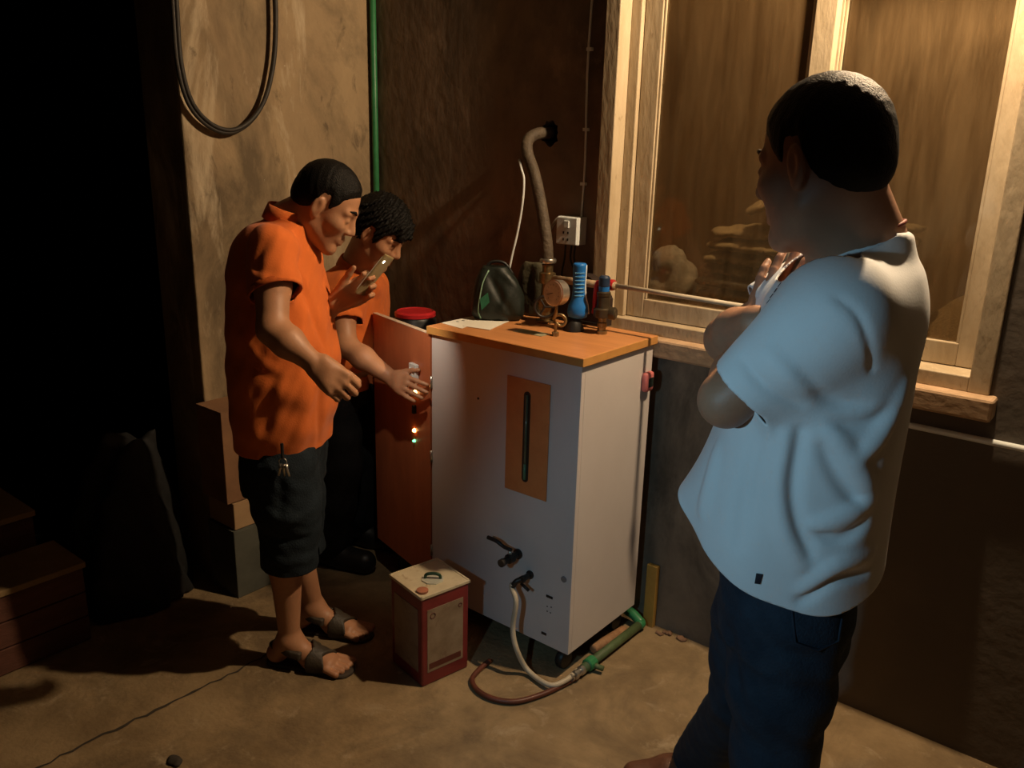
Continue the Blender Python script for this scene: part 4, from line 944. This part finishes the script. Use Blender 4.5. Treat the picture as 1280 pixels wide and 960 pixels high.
B().tube(spline([bc+e*-.045+V3(0, 0, .172), bc+e*-.02+V3(0, 0, .192), bc+e*.02+V3(0, 0, .188), bc+e*.05+V3(0, 0, .15)], 5), .005, 8).done('bag_handle', M_black, bg, True)
# olive bundle behind the valve, dark rounded housing behind the torch
c2 = V3(.885, -.092, Z)
bu = Vox(c2+V3(-.16, -.10, -.01), c2+V3(.16, .10, .24), .005)
bu.loft([(c2+V3(0, 0, .001), .058, .022), (c2+V3(0, 0, .08), .062, .024), (c2+V3(.005, 0, .15), .055, .024), (c2+V3(.01, 0, .185), .04, .02)], V3(1, 0, 0), .01); bu.ripple(.003, 30, 3); bu.plane(V3(0, 0, Z+.001), V3(0, 0, -1))
tag(link('cloth_bundle', bu.mesh('bundle', 2), mat('olive_cloth', (.075, .065, .035), None, 18, .85, bump=.3), None, True), 'dull olive cloth bundle behind the brass valve on the cabinet', 'bundle')
c3 = V3(1.06, -.062, 0)
hb = thing('motor_housing', (c3[0]+.03, c3[1], Z), 'dark rounded motor housing behind the blue torch', 'motor')
pts = [(c3[0]-.09+.18*i/12+.03, c3[1]-.026, Z+.09+.075*math.sin(math.pi*i/12)**.8) for i in range(13)]
B().prism([(c3[0]-.06, c3[1]-.026, Z)]+pts+[(c3[0]+.12, c3[1]-.026, Z)], (0, 1, 0), .05).done('shell', mat('housing_brown', (.030, .018, .014), None, 14, .5), hb)
B().box((c3[0]-.05, c3[1]-.030, Z), (c3[0]+.11, c3[1]+.026, Z+.012), .002).done('foot', M_black, hb)
# papers
for pxs, lab, zz in ((((543, 402), (585, 389), (613, 398), (577, 411)), 'white printed sheet hanging over the left corner of the cabinet top', .0004), (((578, 408), (604, 396), (645, 398), (612, 413)), 'cream sheet of paper under the dark bag', .0012)):
    P = [onz(x, y, Z) for x, y in pxs]; P = [V3(max(p[0], CX0-.006), max(p[1], CY0-.008), Z+zz) for p in P]
    o = B().prism(P, (0, 0, 1), .0007).done('paper_sheet', M_paper); tag(o, lab, 'paper')
    if zz < .001:
        for k in range(3):
            q = onz(572+7*k, 402-1.3*k, Z+zz+.0009); B().box(q-V3(.005, .003, 0), q+V3(.005, .003, .0003)).done('printed_mark', M_print, o)

# ---------------------------------------------------------------- on the back wall
b0 = ony(703, 303); bx0, bx1, bz0, bz1 = .952, 1.038, 1.300, 1.392
so_ = thing('socket_box', ((bx0+bx1)/2, 0, bz0), 'white surface socket box with a rocker switch on the dark wall', 'socket')
B().box((bx0, -.052, bz0), (bx1, 0, bz1), .003).done('box', M_wplas, so_)
fp = B().box((bx0+.002, -.058, bz0+.002), (bx1-.002, -.051, bz1-.002), .002).done('face_plate', mat('plate_white', (.72, .76, .76), None, 20, .35), so_)
B().box((bx0+.034, -.063, bz0+.056), (bx0+.054, -.057, bz0+.080), .0015).done('rocker', M_wplas, fp)
for (dx, dz) in ((.032, .040), (.050, .040), (.032, .018), (.050, .018)): B().box((bx0+dx-.003, -.0588, bz0+dz-.004), (bx0+dx+.003, -.0572, bz0+dz+.004)).done('socket_hole', M_black, fp)
# conduit wire with clips
cw = thing('wall_wire', (1.017, 0, bz1), 'thin white wire clipped down the wall into the socket box', 'wire')
pts = [V3(ony(741, 0)[0]+.004*math.sin(i*.9), -.006, bz1+i*.09) for i in range(21)]
B().tube(pts, .0036, 8).done('wire', M_wplas, cw, True)
for y in (62, 162, 230):
    q = ony(733, y); B().box((1.010, -.012, q[2]-.005), (1.030, 0, q[2]+.005), .001).done('clip', M_wplas, cw)
# cables below the box
for i, (x, ex, ey) in enumerate(((.975, .955, -.026), (1.0, 1.01, -.026), (1.015, 1.03, -.026))):
    o = B().tube(spline([(x, -.03, bz0+.001), (x-.004, -.028, bz0-.05), (ex+.006, ey, bz0-.10), (ex, -.020, Z+.06), (ex, -.018, Z-.12)], 6), .0036, 6).done('power_cable', M_black, None, True)
    tag(o, ['black power cable leaving the socket box near its left side', 'black power cable leaving the middle of the socket box', 'black power cable leaving the socket box near the window frame'][i], 'cable', 'power cables below the socket box')
o = B().tube(spline([(bx0+.004, -.03, bz1-.004), (bx0-.02, -.035, bz1-.02), (bx0-.05, -.045, bz1-.09), (bx0-.04, -.05, Z+.14), (bx0-.075, -.06, Z+.06)], 6), .006, 8).done('flex_cable', mat('grey_flex', (.30, .27, .22), None, 10, .5), None, True); tag(o, 'thick grey flex curving from the socket box down past the hose', 'cable')
o = B().tube(spline([ony(649, 200, -.004), ony(652, 212, -.03), ony(655, 225, -.04), ony(653, 255, -.045), ony(647, 290, -.05), ony(640, 320, -.06), ony(636, 340, -.065)], 5), .0042, 8).done('white_cable', M_wplas, None, True); tag(o, 'white cable dropping from the wall beside the insulated hose', 'cable')
# green pipe in the corner, pale conduit under the sill
o = B().tube([(.022, -.020, 0), (.022, -.020, 3.3)], .0125, 12).done('green_riser_pipe', M_green, None, True); tag(o, 'straight green plastic pipe rising in the wall corner', 'pipe')
o = thing('wall_conduit', (2.2, -.012, .915), 'thin pale conduit running level on the wall below the window', 'pipe')
B().tube([(1.95, -.012, .916), (4.5, -.012, .921)], .0085, 10).done('tube', M_wplas, o, True)
for x in (2.0, 2.9, 3.6): B().box((x-.008, -.023, .905), (x+.008, 0, .931), .002).done('clip', M_steel, o)
# hose loop hung on the left wall
hl = thing('hose_coil', (.02, -.62, 1.6), 'dark rubber hose hung in loops on the left wall', 'hose')
base = [onx(x, y, .030) for x, y in ((214, -40), (217, 20), (222, 80), (235, 128), (258, 156), (285, 166), (310, 155), (330, 126), (341, 80), (344, 30), (342, -30))]
for k in range(2):
    ctr = V3(.03, -.63, 1.95); pts = [ctr+(p-ctr)*(1-.028*k)+V3(.006*(k == 1), .003*k, 0) for p in base]
    t1, t0_ = pts[-1], pts[0]; tp = V3(.03, -.60, 2.62+.01*k); pts = pts+[t1+V3(0, -.005, .18), t1*.5+tp*.5+V3(0, .0, .18), tp, t0_*.5+tp*.5+V3(0, -.02, .18), t0_+V3(0, .01, .18), t0_]
    B().tube(spline(pts, 6), .0075, 8).done('hose_loop', M_rubber, hl, True)
B().tube([(0, -.60, 2.60), (.06, -.60, 2.60), (.07, -.60, 2.63)], .006, 8).done('hook', M_dsteel, hl)

# ---------------------------------------------------------------- floor things round the cabinet
N_ = V3(1.042, -.790, 0); er, el = unit([.20, .98, 0]), unit([-.98, .20, 0]); S_, H_ = .176, .312
tn = thing('oil_tin', N_+(er+el)*S_/2, 'square red oil tin with tan printed sides standing before the cabinet', 'tin')
def tbox(u0, u1, w0, w1, z0, z1, name, m, par, bev=.001):
    bb = B(); bb.box((u0, w0, z0), (u1, w1, z1), bev)
    for q in bb.bm.verts: p = N_+er*q.co.x+el*q.co.y; q.co = Vector((p[0], p[1], q.co.z))
    return bb.done(name, m, par)
tb = tbox(0, S_, 0, S_, 0, H_-.004, 'body', M_tin, tn, .006)
for k in range(2):
    for (z0, z1) in ((.045, .262),):
        if k == 0: p_ = tbox(.020, S_-.022, -.0012, .001, z0, z1, 'printed_panel', M_tinpan, tn, .0004)
        else: p_ = tbox(-.0012, .001, .020, S_-.022, z0, z1, 'printed_panel', M_tinpan, tn, .0004)
def tcoord(x, y): p = onz(x, y, H_)-N_; return p@er, p@el
for (u, z, r_) in ((.040, .238, .009), (S_-.034, .240, .006)):
    c = N_+er*u+V3(0, 0, z)-el*.0012; o = B().tube([c+er*math.cos(a)*r_+V3(0, 0, math.sin(a)*r_) for a in [2*math.pi*i/14 for i in range(15)]], .0016, 5).done('printed_emblem', mat('emblem_red', (.12, .03, .02), None, 10, .5), tn, True)
tbox(.026, S_-.03, -.0018, 0, .055, .075, 'printed_band', mat('emblem_red', (.1, .1, .1)), tn, .0003)
lid = tbox(-.003, S_+.003, -.003, S_+.003, H_-.006, H_, 'lid', M_tintop, tn, .0025)
for (a, b_, c_, d_) in ((-.004, S_+.004, -.004, .003), (-.004, S_+.004, S_-.003, S_+.004), (-.004, .003, -.004, S_+.004), (S_-.003, S_+.004, -.004, S_+.004)):
    tbox(a, b_, c_, d_, H_-.008, H_+.002, 'lid_rim', M_tintop, lid, .0015)
u, w_ = tcoord(528, 740); c = N_+er*u+el*w_+V3(0, 0, H_)
o = B().lathe([(.017, 0), (.018, .002), (.018, .008), (.014, .009)], c, n=18).done('spout_cap', mat('cap_salmon', (.42, .16, .09), None, 10, .5), lid, angle=40)
u, w_ = tcoord(541, 724); c = N_+er*u+el*w_+V3(0, 0, H_); g = unit([RT[0], RT[1], 0]); gp = V3(-g[1], g[0], 0)
B().prism([c+g*math.cos(math.pi/8+math.pi*i/4)*.036+gp*math.sin(math.pi/8+math.pi*i/4)*.036 for i in range(8)], (0, 0, 1), .0035).done('handle_plate', mat('plate_pale', (.62, .62, .52), None, 10, .4, metal=.3), lid)
B().tube(spline([c-g*.024+V3(0, 0, .003), c-g*.020+V3(0, 0, .016), c+V3(0, 0, .020), c+g*.020+V3(0, 0, .016), c+g*.024+V3(0, 0, .003)], 5), .005, 8).done('handle', mat('handle_green', (.03, .07, .04), None, 10, .3, metal=.5), lid, True)
# hoses and pipes on the floor
st = V3(ox-.024, CY0-.063, oz-.028)
pts = [st+V3(.002, .001, .012), st, ony(645, 752, CY0-.075), ony(641, 785, CY0-.08), ony(646, 812, CY0-.085), onz(660, 838, .020), onz(686, 856, .018), onz(706, 851, .024), onz(722, 838, .026)]
o = B().tube(spline(pts, 7), .0085, 10).done('drain_hose', M_whose, None, True); tag(o, 'pale beige hose drooping from the cabinet outlet to the floor', 'hose')
pts = [onz(612, 826, .011), onz(598, 838, .010), onz(590, 850, .010), onz(598, 864, .010), onz(618, 874, .010), onz(645, 877, .010), onz(675, 869, .010), onz(700, 858, .010), onz(722, 846, .010)]
o = B().tube(spline(pts, 6), .0085, 8).done('brown_floor_hose', M_bhose, None, True); tag(o, 'dark red-brown hose looped on the concrete floor', 'hose')
gpr = thing('floor_pipe', onz(738, 832), 'dull green pipe lying on the floor along the cabinet', 'pipe')
g1, g2 = onz(729, 836, .024), V3(1.385, -.066, .024)
B().tube([g1, g2], .015, 12).done('pipe_run', M_gpipe2, gpr, True)
gd = unit(g2-g1)
B().lathe([(.017, 0), (.021, .003), (.021, .035), (.017, .038)], g1+gd*.02, gd, 12).done('pipe_collar', M_green, gpr, angle=30)
B().tube([g1+gd*.036, g1+gd*.036+V3(.045, .012, -.004)], .009, 8).done('side_nozzle', M_gpipe2, gpr, True)
B().lathe([(.010, 0), (.014, .002), (.014, .014), (.012, .016), (.012, .03), (.015, .032), (.015, .046), (.012, .05)], g1-gd*.05, gd, 12).done('hose_fitting', M_steel, gpr, angle=30)
B().lathe([(.011, 0), (.011, .006)], g1-gd*.065, gd, 12).done('hose_clamp', M_steel, gpr)
B().tube(spline([g2-gd*.01, g2+gd*.008, g2+V3(-.01, .010, .006), g2+V3(-.05, .018, .02), g2+V3(-.12, .018, .03)], 4), .017, 12).done('pipe_elbow', M_green, gpr, True)
w1, w2 = onz(737, 810, .018)+V3(.012, 0, 0), onz(777, 786, .018)+V3(.012, 0, 0); wd = unit(w2-w1)
o = B().tube([w1, w1+wd*.004, w2-wd*.004, w2], [.012, .017, .018, .013], 12).done('wood_stick', M_wood, None, True); tag(o, 'short round wooden stick lying between cabinet and green pipe', 'stick')
o = B().box((1.372, -.024, 0), (1.412, -.004, .235), .002).done('yellow_board', M_yellow); tag(o, 'narrow yellow board standing against the wall behind the cabinet', 'board')
rs = random.Random(3)
q = onz(219, 953); sv_ = Vox(q+V3(-.05, -.05, -.01), q+V3(.05, .05, .03), .003); sv_.ell(q+V3(0, 0, .004), np.array([.026, .018, .011]), np.eye(3)); sv_.ripple(.0015, 90, 2)
sv_.plane(V3(0, 0, .0005), V3(0, 0, -1))
tag(link('pebble', sv_.mesh('pebble', 1), mat('pebble_dark', (.05, .04, .03), None, 20, .9), None, True), 'dark flat stone lying alone on the concrete floor', 'stone')
for i, (x, y, r_) in enumerate(((842, 786, .011), (824, 793, .009), (858, 795, .012))):
    q = onz(x, y); q[1] = min(q[1], -.02); s3 = Vox(q-.04, q+.04, .003); s3.ell(q+V3(0, 0, r_*.4), np.array([r_*1.5, r_, r_*.7]), np.eye(3)); s3.ripple(.002, 120, i); s3.plane(V3(0, 0, .0005), V3(0, 0, -1))
    tag(link('rubble_bit', s3.mesh('rubble', 1), mat('rubble', (.22, .12, .07), None, 20, .9), None, True), 'small crumb of broken mortar at the foot of the wall', 'rubble', 'mortar crumbs by the wall')

# black drum with a red lid behind the open door
dc = V3(.585, -.165, 0); zt = atd(516, 388, 3.08)[2]; q = atd(519, 388, 3.02)
dm = thing('drum', (q[0], q[1], 0), 'black drum with a bright red round lid behind the open door', 'drum')
B().lathe([(.072, 0), (.076, .01), (.076, q[2]-.03), (.07, q[2]-.02)], (q[0], q[1], 0), n=24).done('barrel', M_black, dm, angle=40)
B().lathe([(.066, 0), (.074, .004), (.074, .016), (.066, .022), (.062, .018), (.010, .016)], (q[0], q[1], q[2]-.022), n=28).done('lid', M_rplas, dm, angle=40)

# ---------------------------------------------------------------- dark stuff at the left
def crate(x0, x1, y0, y1, z1, lab):
    c = thing('wooden_crate', ((x0+x1)/2, (y0+y1)/2, 0), lab, 'crate', 'wooden crates by the dark opening')
    n = 3
    for i in range(n):
        a = .004+(z1-.022)*i/n; b_ = (z1-.022)*(i+1)/n-.001
        B().box((x1-.018, y0, a), (x1, y1, b_), .002).done('plank', M_crate, c)
        B().box((x0, y0, a), (x0+.018, y1, b_), .002).done('plank', M_crate, c)
    for y in (y0, y1-.018): B().box((x0+.019, y, .004), (x1-.019, y+.018, z1-.022), .002).done('end_board', M_crate, c)
    B().box((x0-.006, y0-.006, z1-.02), (x1+.008, y1+.008, z1), .003).done('lid', M_cratetop, c)
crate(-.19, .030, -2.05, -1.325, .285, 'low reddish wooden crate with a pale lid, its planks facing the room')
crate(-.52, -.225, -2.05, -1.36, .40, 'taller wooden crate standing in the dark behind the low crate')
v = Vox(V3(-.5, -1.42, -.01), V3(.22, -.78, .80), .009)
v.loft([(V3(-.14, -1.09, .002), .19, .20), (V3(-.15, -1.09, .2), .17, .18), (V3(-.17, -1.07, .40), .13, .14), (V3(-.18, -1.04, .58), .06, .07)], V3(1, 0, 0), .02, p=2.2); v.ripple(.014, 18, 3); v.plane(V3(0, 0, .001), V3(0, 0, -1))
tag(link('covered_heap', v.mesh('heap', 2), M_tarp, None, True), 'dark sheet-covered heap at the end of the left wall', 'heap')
def carton(lo, hi, m, lab):
    c = thing('carton', ((lo[0]+hi[0])/2, (lo[1]+hi[1])/2, lo[2]), lab, 'carton', 'cartons against the left wall')
    B().box(lo, hi, .003).done('box', m, c)
    ym = (lo[1]+hi[1])/2
    B().box((lo[0]+.001, lo[1], hi[2]), (hi[0], ym-.001, hi[2]+.003), .001).done('flap', m, c); B().box((lo[0]+.001, ym+.001, hi[2]), (hi[0], hi[1], hi[2]+.003), .001).done('flap', m, c)
    B().box((hi[0]-.002, ym-.022, hi[2]-.07), (hi[0]+.001, ym+.022, hi[2]+.0005), .0003).done('tape', mat('tape', (.30, .20, .11), None, 10, .4), c)
carton((.004, -.86, 0), (.17, -.56, .262), mat('grey_card', (.10, .10, .08), None, 10, .85), 'grey carton at the bottom of the stack on the floor')
carton((.004, -.85, .267), (.165, -.57, .365), M_card2, 'flat pale carton in the middle of the stack')
carton((.004, -.87, .371), (.16, -.56, .71), M_card, 'brown carton on top of the stack by the left wall')

# ---------------------------------------------------------------- store room behind the glass
bn = thing('work_bench', (1.7, 1.0, 0), 'long plank bench carrying sacks behind the window', 'bench')
for i in range(5): B().box((.45, .50+.18*i, .96), (3.1, .676+.18*i, 1.0), .003).done('plank', M_storefloor, bn)
for x in (.5, 1.7, 3.0):
    for y in (.55, 1.33): B().box((x-.03, y-.03, .012), (x+.03, y+.03, .96), .003).done('leg', M_storefloor, bn)
def sack_mesh(w_, d_, t, seed):
    v_ = Vox(V3(-w_*.6, -d_*.6, -t), V3(w_*.6, d_*.6, t*1.2), .008)
    v_.ell(V3(0, 0, 0), np.array([w_*.5, d_*.5, t*.62]), np.eye(3)); X, Y, Z_ = v_.grid()
    d = ((np.abs(X)/(w_*.5))**5+(np.abs(Y)/(d_*.5))**5+(np.abs(Z_)/(t*.5))**2.2)**.35-1; v_.D = (d*t*.5).astype(np.float32); v_.ripple(.0018, 26, seed); return v_.mesh('sack', 1)
smA = [sack_mesh(.32, .40, .036, k) for k in range(3)]
rs = random.Random(5)
def stack(x, y, n, dx, lab, grp, rot=.05, tilt=0):
    for i in range(n):
        o = bpy.data.objects.new('flat_sack', smA[i % 3]); COL.objects.link(o)
        if not smA[i % 3].materials: smA[i % 3].materials.append(M_sack); smA[i % 3].polygons.foreach_set('use_smooth', [True]*len(smA[i % 3].polygons))
        o.location = (x+dx*i+rs.uniform(-.012, .012), y+rs.uniform(-.015, .015), 1.026+.048*i); o.rotation_euler = (0, 0, rot+rs.uniform(-.05, .05))
        tag(o, lab, 'sack', grp)
stack(1.25, .80, 7, .012, 'folded tan sack in the tall stack behind the leaf next to the socket box', 'folded sacks in the left stack')
stack(1.72, .85, 8, -.004, 'folded tan sack in the stack behind the middle post of the window', 'folded sacks in the right stack')
v = Vox(V3(.82, .55, .98), V3(1.12, .95, 1.36), .006)
for c, r_ in (((.93, .72, 1.06), (.075, .085, .075)), ((1.02, .74, 1.085), (.06, .08, .095)), ((.96, .74, 1.17), (.07, .08, .06))): v.ell(V3(*c), np.array(r_), np.eye(3), .03)
v.ripple(.005, 34, 8); v.plane(V3(0, 0, 1.001), V3(0, 0, -1))
tag(link('white_bundle', v.mesh('bundle', 2), M_sackw, None, True), 'crumpled whitish bundle beside the sacks behind the glass', 'bundle')
v = Vox(V3(1.86, .48, .98), V3(2.80, 1.42, 1.5), .012)
X, Y, Z_ = v.grid(); rr = np.sqrt(((X-2.32)/.42)**2+((Y-.95)/.42)**2); v.D = ((Z_-1.0-.36*np.clip(1-rr, -.3, 1)**.85 if False else (Z_-1.0-.34*np.clip(1-rr**1.4, -.2, 1)))*.6).astype(np.float32); v.ripple(.006, 24, 4); v.plane(V3(0, 0, 1.001), V3(0, 0, -1))
tag(link('grain_heap', v.mesh('heap', 1), M_heap, None, True), 'tan heap of loose grain behind the right window leaf', 'heap')

# ---------------------------------------------------------------- lamps
def lamp(name, p, wall, watts, col, lab, rad=.03):
    l = thing(name, p, lab, 'lamp'); p = V3(*p)
    B().lathe([(0.002, 0), (.018, .004), (.028, .02), (.030, .035), (.024, .055), (.014, .07)], p+V3(0, 0, .045), n=16).done('bulb', M_bulb, l, True)
    B().lathe([(.016, 0), (.020, .003), (.020, .05), (.012, .055)], p+V3(0, 0, .112), n=14).done('holder', M_black, l, angle=30)
    if wall: B().tube(spline([p+V3(0, 0, .165), p+V3(0, .02, .20), V3(p[0], wall, p[2]+.21)], 5), .007, 8).done('bracket', M_dsteel, l, True)
    else: B().tube([p+V3(0, 0, .165), V3(p[0], p[1], 3.3)], .004, 6).done('cord', M_black, l)
    bl = bpy.data.lights.new('bulb_light', 'POINT'); bo = bpy.data.objects.new('bulb_light', bl); COL.objects.link(bo); bo.location = p
    bl.energy = watts; bl.color = col; bl.shadow_soft_size = rad
lamp('wall_lamp', LAMP, -.001, BULB_W, BULB_COL, 'bare bulb on a bent bracket above the window')
lamp('store_fill_lamp', (1.45, .62, 2.45), None, ROOM_W, BULB_COL, 'added unseen bulb on a cord, brightening the sacks in the store room')  # fill light added out of view for the things behind the glass

o = bpy.data.objects.new('flat_sack', smA[1]); COL.objects.link(o); o.location = (1.42, .80, 1.47); o.rotation_euler = (.12, -.42, .1)
tag(o, 'tan sack lying aslant on top of the folded stack behind the glass', 'sack')
# the phone's own light, shone on the open door
fl = bpy.data.lights.new('phone_light', 'SPOT'); fo = bpy.data.objects.new('phone_light', fl); COL.objects.link(fo)
fpos = PH_B-ax*.022+nn*.02; aim = on_door(516, 470); fl.energy = 6.0; fl.color = (1, .88, .70); fl.spot_size = math.radians(62); fl.spot_blend = 1; fl.shadow_soft_size = .006
fo.location = Vector(fpos); fo.rotation_euler = (Vector(aim)-Vector(fpos)).to_track_quat('-Z', 'Y').to_euler()
